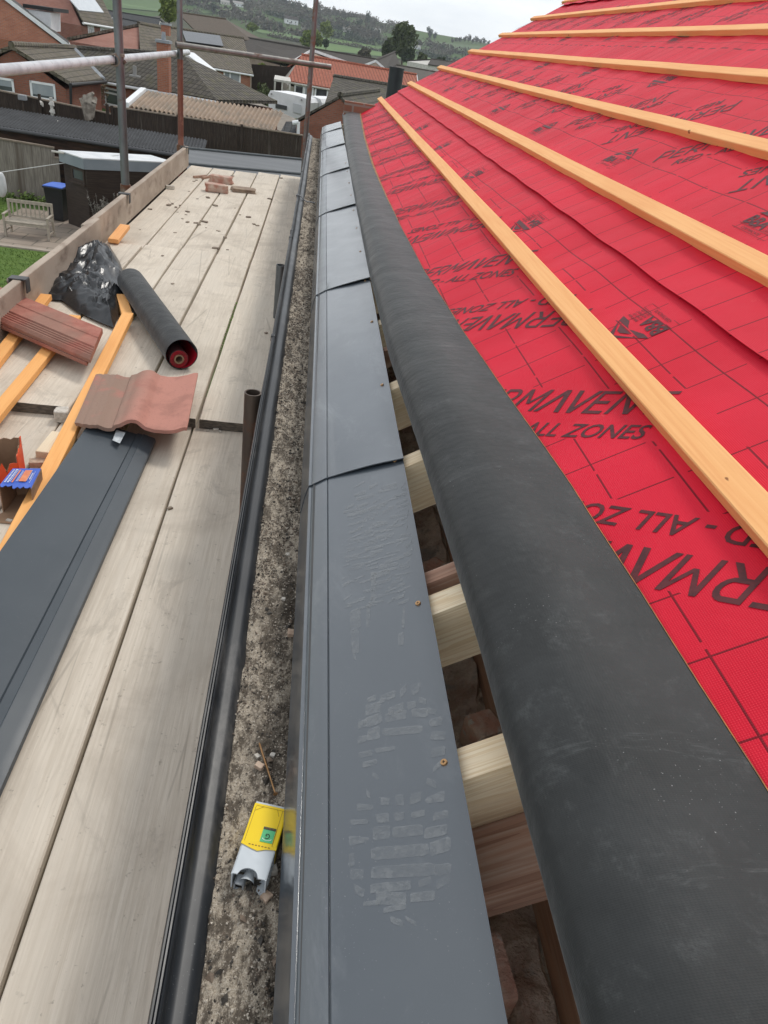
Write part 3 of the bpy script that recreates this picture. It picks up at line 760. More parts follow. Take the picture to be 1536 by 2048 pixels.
# sole print nearest the camera (heel and forefoot), traced tread blocks
for a in ((735, 1405, 752, 1398, 10), (760, 1402, 790, 1392, 16), (800, 1392, 812, 1380, 18), (822, 1385, 840, 1378, 20), (838, 1402, 853, 1408, 12), (732, 1425, 762, 1415, 22), (775, 1428, 808, 1416, 18), (815, 1415, 832, 1412, 14),
          (852, 1424, 872, 1428, 12), (716, 1455, 735, 1447, 15), (732, 1448, 764, 1438, 20), (770, 1440, 812, 1432, 20), (822, 1430, 855, 1428, 18), (858, 1450, 886, 1445, 16), (716, 1484, 735, 1480, 14), (735, 1475, 760, 1468, 24), (765, 1468, 845, 1462, 16), (860, 1476, 890, 1474, 16),
          (718, 1514, 745, 1508, 12), (750, 1506, 790, 1500, 10), (862, 1510, 890, 1505, 18), (724, 1534, 755, 1528, 12), (866, 1545, 882, 1530, 12), (745, 1552, 757, 1560, 9), (853, 1566, 872, 1573, 13)):
    b1.append(bar(*a))
for a in ((733, 1590, 742, 1595, 12), (712, 1618, 745, 1617, 11), (762, 1606, 778, 1606, 16), (791, 1604, 808, 1604, 22), (820, 1604, 842, 1596, 20), (850, 1606, 890, 1596, 9, 22), (702, 1648, 737, 1646, 10), (752, 1640, 778, 1640, 18), (790, 1638, 808, 1636, 17), (822, 1635, 848, 1630, 13),
          (866, 1640, 896, 1632, 16), (698, 1685, 738, 1683, 20, 6), (746, 1672, 780, 1668, 26), (785, 1668, 845, 1664, 22), (848, 1672, 894, 1662, 22), (698, 1726, 710, 1722, 26), (742, 1712, 858, 1702, 24), (860, 1702, 900, 1692, 28), (700, 1752, 728, 1752, 22), (742, 1750, 870, 1742, 26),
          (708, 1780, 728, 1790, 18), (742, 1782, 822, 1774, 20), (838, 1772, 862, 1764, 16), (868, 1745, 902, 1742, 22), (872, 1775, 900, 1760, 16), (728, 1812, 760, 1808, 10), (752, 1800, 812, 1800, 26), (820, 1800, 870, 1795, 18), (768, 1826, 812, 1815, 14), (780, 1842, 806, 1852, 12), (812, 1838, 832, 1852, 10)):
    b1.append(bar(*a))
b2 = []
r2 = random.Random(3)
for i in range(30):
    y = 972+i*8.4; t_ = i/29
    xl = 690+ (8 if 8 < i < 14 else 0)+(20 if i < 5 else 0)+r2.uniform(-6, 6); xr = 812+10*math.sin(t_*3)+r2.uniform(-8, 6); x = xl
    while x < xr:
        w2_ = r2.uniform(12, 42); 
        if r2.random() < .82: b2.append(bar(x, y+r2.uniform(-2, 2)+4, min(x+w2_, xr), y-4+r2.uniform(-3, 3), r2.uniform(3, 7)))
        x += w2_+r2.uniform(2, 9)
b2 += [bar(700, 1245, 722, 1238, 40), bar(702, 1285, 718, 1285, 48), bar(703, 1312, 712, 1316, 18), bar(803, 1240, 809, 1240, 40), bar(797, 1283, 808, 1280, 26), bar(742, 1180, 752, 1172, 60), bar(733, 1235, 740, 1230, 50)]
for bb in (b1, b2):
    m = MB(); boot(m, bb); m.build('boot_print', DUST, TR0, recalc=False)

# gutter -------------------------------------------------------------
GP = [(.046, -.87), (.046, -.955), (-.062, -.955), (-.078, -.932), (-.093, -.908), (-.099, -.888), (-.0985, -.873), (-.0965, -.8705), (-.0945, -.8712), (-.0940, -.8730), (-.0925, -.8700), (-.0905, -.8706), (-.0900, -.8728), (-.0882, -.8704), (-.0862, -.8716), (-.0850, -.874), (-.0845, -.880), (-.0815, -.886), (-.074, -.8895), (-.065, -.8915), (-.0585, -.895), (-.054, -.901), (-.049, -.9075), (-.044, -.918), (-.03, -.945), (.040, -.945), (.042, -.87)]
gr_ = []
for i in range(81):
    Y = -.4+9.22*i/80; e = .0015*fn(Y*.8, 3)+.001*fn(Y*2.5, 9)
    gr_.append([Vector((x+e*(x < 0), Y, z+e*.5)) for x, z in GP])
G_ = MB().sheet(gr_, close=True)
gut = G_.build('gutter', GUTM, H, smooth=True)
for y in (.9, 2.42, 3.9, 4.05, 5.1, 6.1, 7.1, 8.1, 8.6):
    if y == .9: continue
    m = MB(); rr = []
    for yy in (y-.011, y-.009, y+.009, y+.011):
        k = .0 if abs(yy-y) > .01 else .0018
        rr.append([Vector((x*(1) - k, yy, z+k)) for x, z in GP[4:17]])
    m.sheet(rr); m.build('gutter_clip', GUTM, gut, solid=.002)
m = MB()
pth = [(-.10, -.878), (-.104, -.868), (-.092, -.864), (-.075, -.872), (-.055, -.888), (-.035, -.899), (-.01, -.898), (.02, -.90)]
m.sheet([[Vector((x, y_, z)) for x, z in pth] for y_ in (5.05, 5.075)]); m.build('bracket_strap', simple('strap', (.09, .09, .10), rough=.5), gut, solid=.003)

# debris in the gutter (uncountable) ----------------------------------
def dz(x, y):
    return -.9045+.006*fn(x*40, y*18, 1)+.004*fn(x*120, y*110, 2)+.008*fn(x*14, y*6, 8)+(.004 if y < .7 else 0)
nx, ny = 18, 900
rw = []
for i in range(ny+1):
    Y = .02+8.72*(i/ny)**1.6
    rw.append([Vector((-.056+.100*k/nx, Y, dz(-.056+.100*k/nx, Y)-(.012 if k in (0, nx) else 0))) for k in range(nx+1)])
deb = MB().sheet(rw)
fmi = [0]*len(deb.f)
r3 = random.Random(5)
def pebble(mb, c, r, q, lst, mi):
    V = [Vector(v)*r*q.uniform(.6, 1.25) for v in ((1, 0, 0), (-1, 0, 0), (0, 1, 0), (0, -1, 0), (0, 0, .7), (0, 0, -.7))]
    a = Matrix.Rotation(q.uniform(0, 6), 3, 'Z') @ Matrix.Rotation(q.uniform(0, 3), 3, 'X')
    mb.add([a @ v+c for v in V], [(0, 2, 4), (2, 1, 4), (1, 3, 4), (3, 0, 4), (2, 0, 5), (1, 2, 5), (3, 1, 5), (0, 3, 5)]); lst += [mi]*8
for i in range(17000):
    Y = .05+3.4*r3.random()**1.5; x = r3.uniform(-.052, .040)
    den = fn(x*22, Y*9, 20)
    if den < -.05 and r3.random() < .65: continue
    r_ = .0007+.0020*r3.random()**4+.0004*Y
    pebble(deb, Vector((x, Y, dz(x, Y)+r_*.3)), r_, r3, fmi, r3.choice((1, 1, 2, 2, 3, 3)))
for i in range(260):
    Y = .1+7*r3.random()**1.3; x = r3.uniform(-.045, .034); r_ = r3.uniform(.003, .0075)
    if fn(x*18, Y*7, 33) > -.05: pebble(deb, Vector((x, Y, dz(x, Y)+r_*.15)), r_, r3, fmi, r3.choice((1, 1, 3)))
for i in range(2600):
    Y = 1.2+7.3*r3.random(); x = r3.uniform(-.05, .04)
    if fn(x*18, Y*4, 20) < 0: continue
    r_ = r3.uniform(.002, .0055)
    pebble(deb, Vector((x, Y, dz(x, Y)+r_*.2)), r_, r3, fmi, r3.choice((1, 2, 3, 3)))
def m_sand():
    t = NT('sandy_mortar_debris'); v = t.coord('Object', rand=False)
    col = t.mix(t.ramp(t.noise(v, 500, 3, .7), .35, .65), (.30, .25, .19), (.50, .44, .36))
    col = t.mix(t.ramp(t.noise(t.coord('Object', (1, .45, 1), rand=False), 60, 9, .8), .45, .57), col, (.115, .095, .075)); col = t.mix(t.math('MULTIPLY', t.ramp(t.noise(t.coord('Object', (1, .45, 1), rand=False), 13, 6, .7), .50, .64), .8), col, (.07, .057, .045))
    col = t.mix(t.math('MULTIPLY', t.ramp(t.noise(v, 260, 2, .7), .62, .68), .7), col, (.62, .56, .48))
    t.bump(t.noise(v, 350, 4, .8), .8, .002); return t.done(col, .95, .15)
deb.build('gutter_debris', None, smooth=False, recalc=False, mats=[m_sand(), simple('grit_dark', (.03, .026, .022), (.08, .07, .06)), simple('grit_pale', (.58, .52, .44), (.40, .34, .27), scale=80), simple('grit_brown', (.20, .15, .11), (.12, .09, .07), scale=80)], fm=fmi)
tag(bpy.data.objects['gutter_debris'], 'sandy grit and mortar crumbs filling the black gutter', 'debris', kind='stuff')

# a rounded stone / clod / brick piece as its own thing
def stone(name, c, d, mat, label, cat, group=None, seed=1, rz=0, sub=2):
    bm = bmesh.new(); bmesh.ops.create_cube(bm, size=1); bmesh.ops.subdivide_edges(bm, edges=bm.edges[:], cuts=3, use_grid_fill=True)
    bmesh.ops.bevel(bm, geom=[e for e in bm.edges if e.calc_face_angle(0) > 1], offset=.06, segments=1, affect='EDGES')
    me = bpy.data.meshes.new(name)
    for v in bm.verts:
        v.co *= 1+.22*fn(v.co.x*1.6+seed*7.3, v.co.y*1.6, v.co.z*1.6+seed)+.07*fn(v.co.x*6, v.co.y*6+seed, v.co.z*6)
        v.co = Vector((v.co.x*d[0], v.co.y*d[1], v.co.z*d[2]+d[2]/2))
    bm.to_mesh(me); bm.free(); me.materials.append(mat); me.uv_layers.new()
    o = bpy.data.objects.new(name, me); C.objects.link(o); o.location = c; o.rotation_euler = (0, 0, rz)
    return tag(o, label, cat, group)
SST = simple('sandstone', (.55, .42, .32), (.42, .30, .22), rough=.9, scale=90, bump=.6, bscale=200, bd=.002)
WST = simple('pale_stone', (.62, .58, .52), (.48, .44, .38), rough=.9, scale=90, bump=.5, bscale=200, bd=.002)
g_ = 'small stones lying in the gutter debris'
for k, (px, py, a, b, h, mt, lb) in enumerate(((582, 1260, .011, .014, .009, SST, 'orange-pink square stone in gutter, largest one, against the tray lip'), (519, 1532, .009, .012, .007, SST, 'flat pink stone beside the long screw in the gutter'), (576, 1103, .008, .007, .006, WST, 'pale round stone in gutter next to a dark hollow'),
        (567, 1195, .007, .006, .005, WST, 'small white stone in gutter between the pale round and pink square stones'), (533, 1790, .012, .011, .009, SST, 'brownish stone touching the near end of the yellow pack'), (547, 1738, .010, .010, .008, WST, 'buff stone beside the white cap of the yellow pack'),
        (545, 1508, .007, .007, .005, WST, 'grey pebble right of the long screw'), (515, 1508, .006, .008, .005, WST, 'buff pebble left of the long screw point'))):
    p = atz(px, py, -.897); stone('stone', (p.x, p.y, dz(p.x, p.y)-.001), (a, b, h), mt, lb, 'stone', g_, k+1, k)
# long screw lying in the gutter
a, b = atz(518, 1484, -.893), atz(551, 1588, -.893); T = thing('long_screw', 'long brass coloured screw lying on the gutter debris', 'screw', a)
m = MB(); n = 46; d = (b-a); Ld = d.length; rr = []
u_ = d.normalized(); s1_ = u_.orthogonal().normalized(); s2_ = u_.cross(s1_)
for i in range(n*4+1):
    t_ = i/(n*4); r_ = .0010+(.0006 if (i % 4 in (0, 1) and .02 < t_ < .62) else 0)
    if t_ > .62: r_ = .0013
    if t_ < .04: r_ *= t_/.04
    if t_ > .965: r_ = .0013+(t_-.965)/.035*.0024
    rr.append([a+d*t_+(s1_*math.cos(q)+s2_*math.sin(q))*r_ for q in [k*math.pi/4 for k in range(8)]])
m.sheet(rr, close=True); m.add(rr[-1], [tuple(range(8))]); m.build('shank', BRASS, T, smooth=True)
# yellow and white pack
def yellow_pack():
    A = atz(515, 1606, -.868); B = atz(572, 1610, -.868); Cn = atz(541, 1745, -.872); 
    wv_ = (B-A); wd = wv_.length; 
    far = (A+B)/2; near = atz(497, 1757, -.874)
    ax = (far-near); ax.z = 0; L = ax.length; ang = math.atan2(ax.y, ax.x)-math.pi/2
    T = thing('plastic_pack', 'yellow and white plastic pack with a green label, lying in the gutter', 'plastic pack', (near.x, near.y, -.905), (R(-1), 0, ang))
    w2 = .046; h = .034; yl = L*.40
    YEL = simple('yellow_sleeve', (.86, .62, .004), (.84, .58, .004), rough=.35, scale=8)
    WHT = simple('grey_white_plastic', (.58, .62, .65), (.52, .56, .59), rough=.4, scale=30)
    m = MB().box((0, (yl+L)/2, h/2), (w2, L-yl, h), 0, .0015); sl = m.build('sleeve', YEL, T, local=True)
    m = MB().add([(-w2/2, yl, h+.0003), (-w2*.2, yl-.004, h+.0003), (0, yl-.006, h+.0003), (w2*.22, yl-.002, h+.0003), (w2/2, yl, h+.0003), (w2/2, yl+.004, h+.0003), (-w2/2, yl+.004, h+.0003)], [(0, 1, 2, 3, 4, 5, 6)])
    m.build('sleeve_edge', YEL, sl, local=True)
    MB().box((w2/2+.0004, (yl+L)/2, h/2), (.0006, (L-yl)*.94, h*.86)).build('side_panel', simple('brown_green_side', (.13, .10, .03), (.22, .16, .03), scale=60), sl, local=True)
    gl = MB().box((w2*.16, yl+.0165, h+.0004), (.0165, .018, .0006)).build('label', simple('green_label', (.09, .46, .19), rough=.4), sl, local=True)
    MB().box((w2*.16, yl+.027, h+.0004), (.0165, .004, .0006)).build('label_band', simple('label_band', (.03, .05, .04), rough=.4), sl, local=True)
    vs, fs = textmesh('G', .0075, .006, 0, .02)
    MB().add([(w2*.16-(a-.003), yl+.0195-c, h+.0009) for a, c in vs][:], fs).build('letter', simple('letter_ink', (.012, .03, .015), rough=.5), gl, local=True)
    MB().sheet([[Vector((w2*.16+.006*math.cos(q)*rr_, yl+.0108-.0028*math.sin(q)*rr_+.002, h+.0009)) for q in [math.pi*k/8 for k in range(9)]] for rr_ in (.85, 1.05)]).build('underline', simple('label_white', (.7, .75, .72), rough=.5), gl, local=True)
    ln_ = MB()
    for (x0, y0, x1, y1) in ((-w2*.42, L-.004, w2*.42, L-.0045), (w2*.36, L-.004, w2*.36, yl+.004), (-w2*.43, L-.005, -w2*.43, yl+.004), (-w2*.42, L-.012, -w2*.2, L-.004), (w2*.2, L-.004, w2*.3, L-.014)):
        d_ = Vector((x1-x0, y1-y0, 0)); n_ = Vector((-d_.y, d_.x, 0)).normalized()*.00022; p_ = Vector((x0, y0, h+.0004)); q_ = Vector((x1, y1, h+.0004))
        ln_.add([p_-n_, p_+n_, q_+n_, q_-n_], [(0, 1, 2, 3)])
    for k in range(7): ln_.box((-.012+k*.0042, yl+.001, h+.0005), (.0025, .0011, .0003))
    for k in range(3): ln_.box((w2*.16-.005+k*.005, yl+.0271, h+.0009), (.003, .0011, .0003))
    ln_.build('printed_lines', simple('pack_line', (.22, .10, .01), rough=.5), sl, local=True)
    MB().box((0, L+.0015, h*.5), (w2*.96, .004, h*.9), 0, .0008).build('end_cap', WHT, T, local=True)
    # white body: floor, sides and a top with a scooped opening
    m = MB(); n = 24; t_ = .0018
    y0 = 0; hh = h*.97
    m.box((0, (y0+yl)/2, t_/2), (w2*.97, yl-y0+.006, t_)); m.box((-w2*.485+t_/2, (y0+yl)/2, hh/2), (t_, yl-y0, hh)); m.box((w2*.485-t_/2, (y0+yl)/2, hh/2), (t_, yl-y0, hh))
    edge = []
    for i in range(n+1):
        x = -w2*.485+w2*.97*i/n; u = (x+w2*.04)/(w2*.27)
        e = y0+.001+(.0105*math.sqrt(max(0, 1-u*u)) if abs(u) < 1 else 0); edge.append((x, e))
    for (xa, ea), (xb, eb) in zip(edge, edge[1:]):
        m.hexa([(xa, ea, hh-t_), (xb, eb, hh-t_), (xb, yl+.003, hh-t_), (xa, yl+.003, hh-t_), (xa, ea, hh), (xb, eb, hh), (xb, yl+.003, hh), (xa, yl+.003, hh)])
    m.box((0, (yl+.013)/2+.0065, hh*.36), (w2*.94, yl-.013, hh*.70))  # inner block added so the opening does not go black
    for k in range(5): m.box((w2*.485+.0003, yl*.25+k*.006, h*.45), (.0012, .002, h*.45))
    for i in range(8):      # inner funnel
        a0, a1 = math.pi*i/8, math.pi*(i+1)/8
        m.add([(.0+.010*math.cos(a0)-.003, .002, hh*.45+.010*math.sin(a0)), (.010*math.cos(a1)-.003, .002, hh*.45+.010*math.sin(a1)), (-.003+.004*math.cos(a1), .020, hh*.45+.004*math.sin(a1)), (-.003+.004*math.cos(a0), .020, hh*.45+.004*math.sin(a0))], [(0, 1, 2, 3)])
    bd = m.build('body', WHT, T, local=True)
    m = MB(); c = (-.0115, .004, .011)
    for dx, dzz, sx, sz in ((0, .0055, .013, .002), (0, -.0055, .013, .002), (.0055, 0, .002, .013), (-.0055, 0, .002, .013)): m.box((c[0]+dx, c[1], c[2]+dzz), (sx, .013, sz))
    noz = m.build('nozzle', simple('nozzle_grey', (.30, .32, .34), rough=.4), T, local=True)
    MB().box((c[0], c[1]+.001, c[2]), (.0088, .010, .0088)).build('nozzle_hole_shade', DARKM, noz, local=True)  # solid dark block painted as the shade in the nozzle mouth
yellow_pack()

# ================================================================== SCAFFOLD
def board(x0, x1, y0, y1, zt, label, k, group):
    label = label.replace('weathered scaffold board', 'scaffold board')
    m = MB(); n = 14; rr = []; hx = (x1-x0)/2-.0045; cx_ = (x0+x1)/2; cy_ = (y0+y1)/2; th = .038; b = .003
    for i in range(n+1):
        Y = -(y1-y0)/2+(y1-y0)*i/n
        dx = .003*fn(Y*.8, k*3.3); wz = .004*fn(Y*.5, k*7.1, 2); tw = .003*fn(Y*.6, k*2.7, 8); e1 = .002*fn(Y*7, k, 4); e2 = .002*fn(Y*7, k, 6)
        L_, R_ = -hx+dx+e1, hx+dx+e2
        row = [(L_, -th), (R_, -th), (R_, -b), (R_-b, 0)]+[(R_-b+(L_-R_+2*b)*q/5, -.0012*math.sin(math.pi*q/5)) for q in range(1, 5)]+[(L_+b, 0), (L_, -b)]
        rr.append([Vector((x, Y, z+wz+tw*x/hx)) for x, z in row])
    m.sheet(rr, close=True); q = len(rr[0]); N = len(m.v)
    m.f += [list(range(q)), list(range(N-q, N))[::-1]]; m.uv += [None, None]
    o = m.build('scaffold_board', None, local=True, mats=[BOARD, ENDG], fm=[0]*(len(m.f)-2)+[1, 1])
    o.location = (cx_, cy_, zt); o.rotation_euler = (0, 0, R(.12*fn(k*1.7, 3)))
    return tag(o, label, 'scaffold board', group)
GN = 'scaffold boards of the walkway'
ENDG = simple('dark_end_grain', (.075, .065, .055), (.15, .125, .10), rough=.95, scale=40, mapsc=(1, 1, 4))
gx = [-.115, -.369, -.606, -.838, -1.066, -1.295]
ordn = ['next to the gutter', 'second from the gutter', 'third from the gutter', 'second from the toe boards', 'against the toe boards']
k = 0
gn = [-.105, -.3785, -.615, -.845, -1.075, -1.30]
for i in range(5):
    board(gn[i+1], gn[i], -1.2, 2.82+.03*fn(i*3.), -1.31, 'weathered scaffold board of the near, lowest row, '+ordn[i], k, GN); k += 1
gm = [-.105, -.362, -.592, -.818, -1.045, -1.275]
for i in range(5):
    board(gm[i+1]+.002, gm[i]-.002, 2.53+.012*fn(i*5.1), [4.95, 4.93, 4.97, 4.94, 4.9][i], -1.27+.003*fn(i*2.3, 5), 'weathered scaffold board of the middle row, raised over the near row, '+ordn[i], k, GN); k += 1
for i in range(5):
    board(gx[i+1]+.002, gx[i]-.002, 4.75 if i else 4.7, [8.72, 8.66, 8.55, 8.5, 8.5][i], -1.308, 'weathered scaffold board of the far row, '+ordn[i], k, GN); k += 1
# toe boards standing on edge
def toe(x, y0, y1, z0, h, label):
    m = MB(); n = 14; rr = []
    for i in range(n+1):
        Y = -(y1-y0)/2+(y1-y0)*i/n; e = .003*fn(Y*1.1, x*9); 
        rr.append([Vector((a+e, Y, c+(.003*fn(Y*3, 7, x) if c else 0))) for a, c in ((-.019, 0), (.019, 0), (.019, h-.003), (.016, h), (-.016, h), (-.019, h-.003))])
    m.sheet(rr, close=True); N = len(m.v); m.f += [list(range(6)), list(range(N-6, N))[::-1]]; m.uv += [None, None]
    o = m.build('toe_board', TOEM, local=True); o.location = (x, (y0+y1)/2, z0); return tag(o, label, 'toe board', 'toe boards along the scaffold edge')
TOEM = simple('weathered_toe_board', (.34, .275, .22), (.46, .385, .315), rough=.85, scale=5, mapsc=(1, .5, 1), bump=.4, bscale=40, bd=.003, c3=(.22, .165, .13), s3=9, lo3=.52, hi3=.75)
toe(-1.315, 4.60, 8.36, -1.30, .185, 'far toe board on edge, running to the end of the walkway')
toe(-1.275, -.6, 4.72, -1.31, .215, 'near toe board on edge, behind the black polythene')
def clip(y, x, z, label):
    t = thing('board_clip', label, 'clip', (x, y, z), (0, 0, 0), 'clips over the toe boards')
    m = MB(); m.box((0, 0, .004), (.075, .05, .006), 0, .002).box((.036, 0, -.026), (.006, .045, .06), 0, .002).box((-.036, 0, -.02), (.006, .045, .05), 0, .002)
    m.build('clip_body', CLIPM, t, local=True); MB().tube((-.05, 0, -.015), (-.036, 0, -.015), .012, 12).build('bolt', COUP, t, local=True)
CLIPM = simple('grey_black_clip', (.05, .05, .052), (.09, .09, .09), rough=.5, scale=9)
clip(5.62, -1.315, -1.115, 'black clip over the far toe board beside the tall grey pole'); clip(3.40, -1.275, -1.095, 'black clip over the near toe board at the left edge, above the ribbed tile'); clip(8.25, -1.315, -1.115, 'pale clip at the far end of the toe board')

def pole(name, p0, p1, r, mat, label, group, hollow=True, parts=()):
    p0, p1 = Vector(p0), Vector(p1); t = thing(name, label, 'scaffold pole', p0, group=group)
    m = MB().tube(p0, p1, r, 28, inner=r-.004 if hollow else 0); m.build('tube', mat, t, smooth=True)
    return t
GP_ = 'scaffold poles'
v1 = ray(240, 200); v1 = v1/v1.y
P1 = pole('scaffold_pole', (-.2322*5.9, 5.9, GZ+.05), (-.2322*5.9, 5.9, 1.6), .029, GALVD, 'tall dull grey upright pole, leftmost of the scaffold uprights', GP_)
# lower part of second upright rusty: one tube, rust-brown below the rail
y2 = 8.3
P2 = thing('scaffold_pole', 'upright pole grey above and rust-red below the handrail end', 'scaffold pole', (-.1642*y2, y2, GZ), group=GP_)
MB().tube((-.1642*y2, y2, GZ+.05), (-.1642*y2, y2, -.36), .0275, 28, inner=.022).build('lower_tube', m_metal('red_rust_tube', (.26, .105, .075), (.22, .10, .08), (.30, .13, .09), .5, .6), P2, smooth=True)
MB().tube((-.1642*y2, y2, -.36), (-.1642*y2, y2, 1.8), .0275, 28, inner=.022).build('upper_tube', GALVD, P2, smooth=True)
y3 = 9.15
P3 = pole('scaffold_pole', (-.0141*y3, y3, GZ+.05), (-.0141*y3, y3, 1.9), .0265, m_metal('mottled_tube', (.17, .15, .145), (.22, .20, .20), (.19, .09, .06), .5, .5), 'upright pole of mottled rust and grey just beyond the gutter end', GP_)
# handrail
ra = atx(-60, 147, -1.42); rb = atx(376, 104.5, -1.42)
RA = pole('handrail_pole', (ra.x, ra.y-2.2, rb.z), (-1.42, rb.y, rb.z), .0255, GALV, 'bright galvanised handrail pole crossing in front of the houses', GP_)
# cross tube
ta = aty(352, 89, 8.22); tb = aty(661, 134, 8.95)
TR = pole('cross_pole', ta, tb, .0262, m_metal('grey_cross_tube', (.28, .27, .25), (.20, .195, .185), (.16, .10, .07), .25, .5), 'dull grey horizontal pole between the second and third uprights', GP_)
def coupler(c, ax, label, sz=1):
    t = thing('scaffold_coupler', label, 'coupler', c, group='couplers on the scaffold poles')
    ax = Vector(ax).normalized(); m = MB().tube(-ax*.028*sz, ax*.028*sz, .037*sz, 18, inner=.027*sz); m.build('collar', COUP, t, local=True, smooth=True)
    s_ = ax.orthogonal().normalized(); u_ = ax.cross(s_)
    b = MB(); b.tube(s_*.036*sz+u_*-.02*sz, s_*.036*sz+u_*.05*sz, .009*sz, 10).tube(s_*.036*sz+u_*.035*sz, s_*.036*sz+u_*.052*sz, .016*sz, 6)
    b.build('bolt', RUSTD, t, local=True); f = MB().box(s_*.045*sz, (.05*sz, .05*sz, .022*sz), 0, .004); f.build('flap', COUP, t, local=True)
coupler((-1.40, 5.9, rb.z), (0, 1, 0), 'rusty coupler joining handrail to the leftmost upright', 1.05)
coupler(((-.1642*y2), y2, (ta.z+.0)), (0, 0, 1), 'coupler joining the cross pole to the second upright', 1.05)
c3_ = aty(621, 128, 9.1); coupler((-.0141*y3, y3, c3_.z), (0, 0, 1), 'coupler joining the cross pole to the third upright', .95)
c4_ = aty(258, 372, 5.9); coupler((-.2322*5.9, 5.9, c4_.z-.02), (0, 0, 1), 'coupler on leftmost upright just above the toe board', 1.0)
c5_ = aty(362, 296, 8.3); coupler((-.1642*y2, y2, c5_.z), (0, 0, 1), 'coupler on the rust-red upright at the far toe board end', 1.1)
# short pole stubs against the gutter
q = ray(506, 785); y_ = -.1215/q.x*q.y; z_ = -.1215/q.x*q.z
pole('pole_stub', (-.1215, y_, GZ+1), (-.1215, y_, z_), .0242, RUSTD, 'rusty open-topped pole stub beside the gutter, nearer one', 'pole stubs rising beside the gutter')
q = ray(562, 530); y_ = -.130/q.x*q.y; z_ = -.130/q.x*q.z
pole('pole_stub', (-.130, y_, GZ+1), (-.130, y_, z_), .0242, GALVD, 'grey open-topped pole stub beside the gutter, farther one', 'pole stubs rising beside the gutter')

# ================================================================== LOOSE THINGS ON THE BOARDS
ZN, ZM = -1.31, -1.27
def plank(name, pa, pb, wd, th, mat, label, cat, group=None, ext=0):
    pa, pb = Vector(pa), Vector(pb); d = pb-pa; L = d.length+ext; d.normalize()
    m = MB(); n = 8; rr = []
    for i in range(n+1):
        y = L*i/n; e = .0012*fn(y*2, pa.x*9); rr.append([Vector((a+e, y, c)) for a, c in ((-wd/2, -th), (wd/2, -th), (wd/2, -.0015), (wd/2-.0015, 0), (-wd/2+.0015, 0), (-wd/2, -.0015))])
    m.sheet(rr, close=True); N = len(m.v); m.f += [list(range(6)), list(range(N-6, N))[::-1]]; m.uv += [None]*2
    o = m.build(name, mat, local=True); o.location = pa
    o.rotation_euler = (math.asin(d.z), 0, math.atan2(d.y, d.x)-math.pi/2)
    return tag(o, label, cat, group)
gb = 'loose orange battens on the walkway'
A0, A1 = atz(256, 625, -1.205), atz(17, 1095, -1.262)
plank('loose_batten', A0, A1, .050, .026, BATTO, 'longest loose orange batten, its edge along the slate-grey sheet', 'batten', gb, .6)
B0, B1_ = atz(150, 630, -1.222), atz(-2, 815, -1.245)
plank('loose_batten', B0, B1_, .050, .025, BATTO, 'loose orange batten passing under the ribbed tile, middle of the three', 'batten', gb, .5)
C0, C1_ = atz(92, 588, -1.218), atz(-10, 718, -1.24)
plank('loose_batten', C0, C1_, .050, .025, BATTO, 'loose orange batten poking from the polythene at its left, leftmost of the three', 'batten', gb, .5)
D0, D1_ = atz(256, 612, -1.236), atz(225, 560, -1.245)
plank('loose_batten', atz(254, 628, -1.233), atz(243, 588, -1.233), .05, .035, BATTO, 'short batten end under the longest batten, beside the roll', 'batten', gb)
# ribbed tile lying across
zt = -1.175
q0, q1, q2 = atz(205, 655, zt), atz(0, 572, zt), atz(180, 714, zt)
ux = (q1-q0).normalized(); uy = (q2-q0); W_ = uy.length; uy.normalize()
T = thing('roof_tile', 'long ribbed red-brown concrete tile laid across the orange battens', 'roof tile', q0, group=None)
m = MB(); prof = []
n = 60
for i in range(n+1):
    v_ = i/n; z = 0
    if .36 < v_ < .385: z = .004
    for c_ in (.70, .77, .84, .91):
        if abs(v_-c_) < .018: z = -.007
    if v_ > .95: z -= (v_-.95)*.25
    if v_ < .03: z -= (.03-v_)*.2
    prof.append((v_, z))
rr = []
for j in range(13):
    L_ = .86*j/12; rr.append([q0+ux*L_+uy*(v_*W_)+Vector((0, 0, z+.0012*fn(L_*9, v_*4))) for v_, z in prof]+[q0+ux*L_+uy*W_+Vector((0, 0, -.026)), q0+ux*L_+Vector((0, 0, -.026))])
m.sheet(rr, close=True); N = len(m.v); q_ = len(rr[0]); m.f += [list(range(q_)), list(range(N-q_, N))[::-1]]; m.uv += [None]*2
m.build('tile_body', m_tilered('ribbed_tile_red'), T)
MB().hexa([q0+ux*.02+uy*W_*1.02+Vector((0, 0, z)) for z in (-.042,)]+[q0+ux*.86+uy*W_*1.02+Vector((0, 0, -.042)), q0+ux*.86+uy*.03+Vector((0, 0, -.042)), q0+ux*.02+uy*.03+Vector((0, 0, -.042))]+[q0+ux*.02+uy*W_*1.02+Vector((0, 0, -.0275)), q0+ux*.86+uy*W_*1.02+Vector((0, 0, -.0275)), q0+ux*.86+uy*.03+Vector((0, 0, -.0275)), q0+ux*.02+uy*.03+Vector((0, 0, -.0275))]).build('lower_tile', TILER, T)
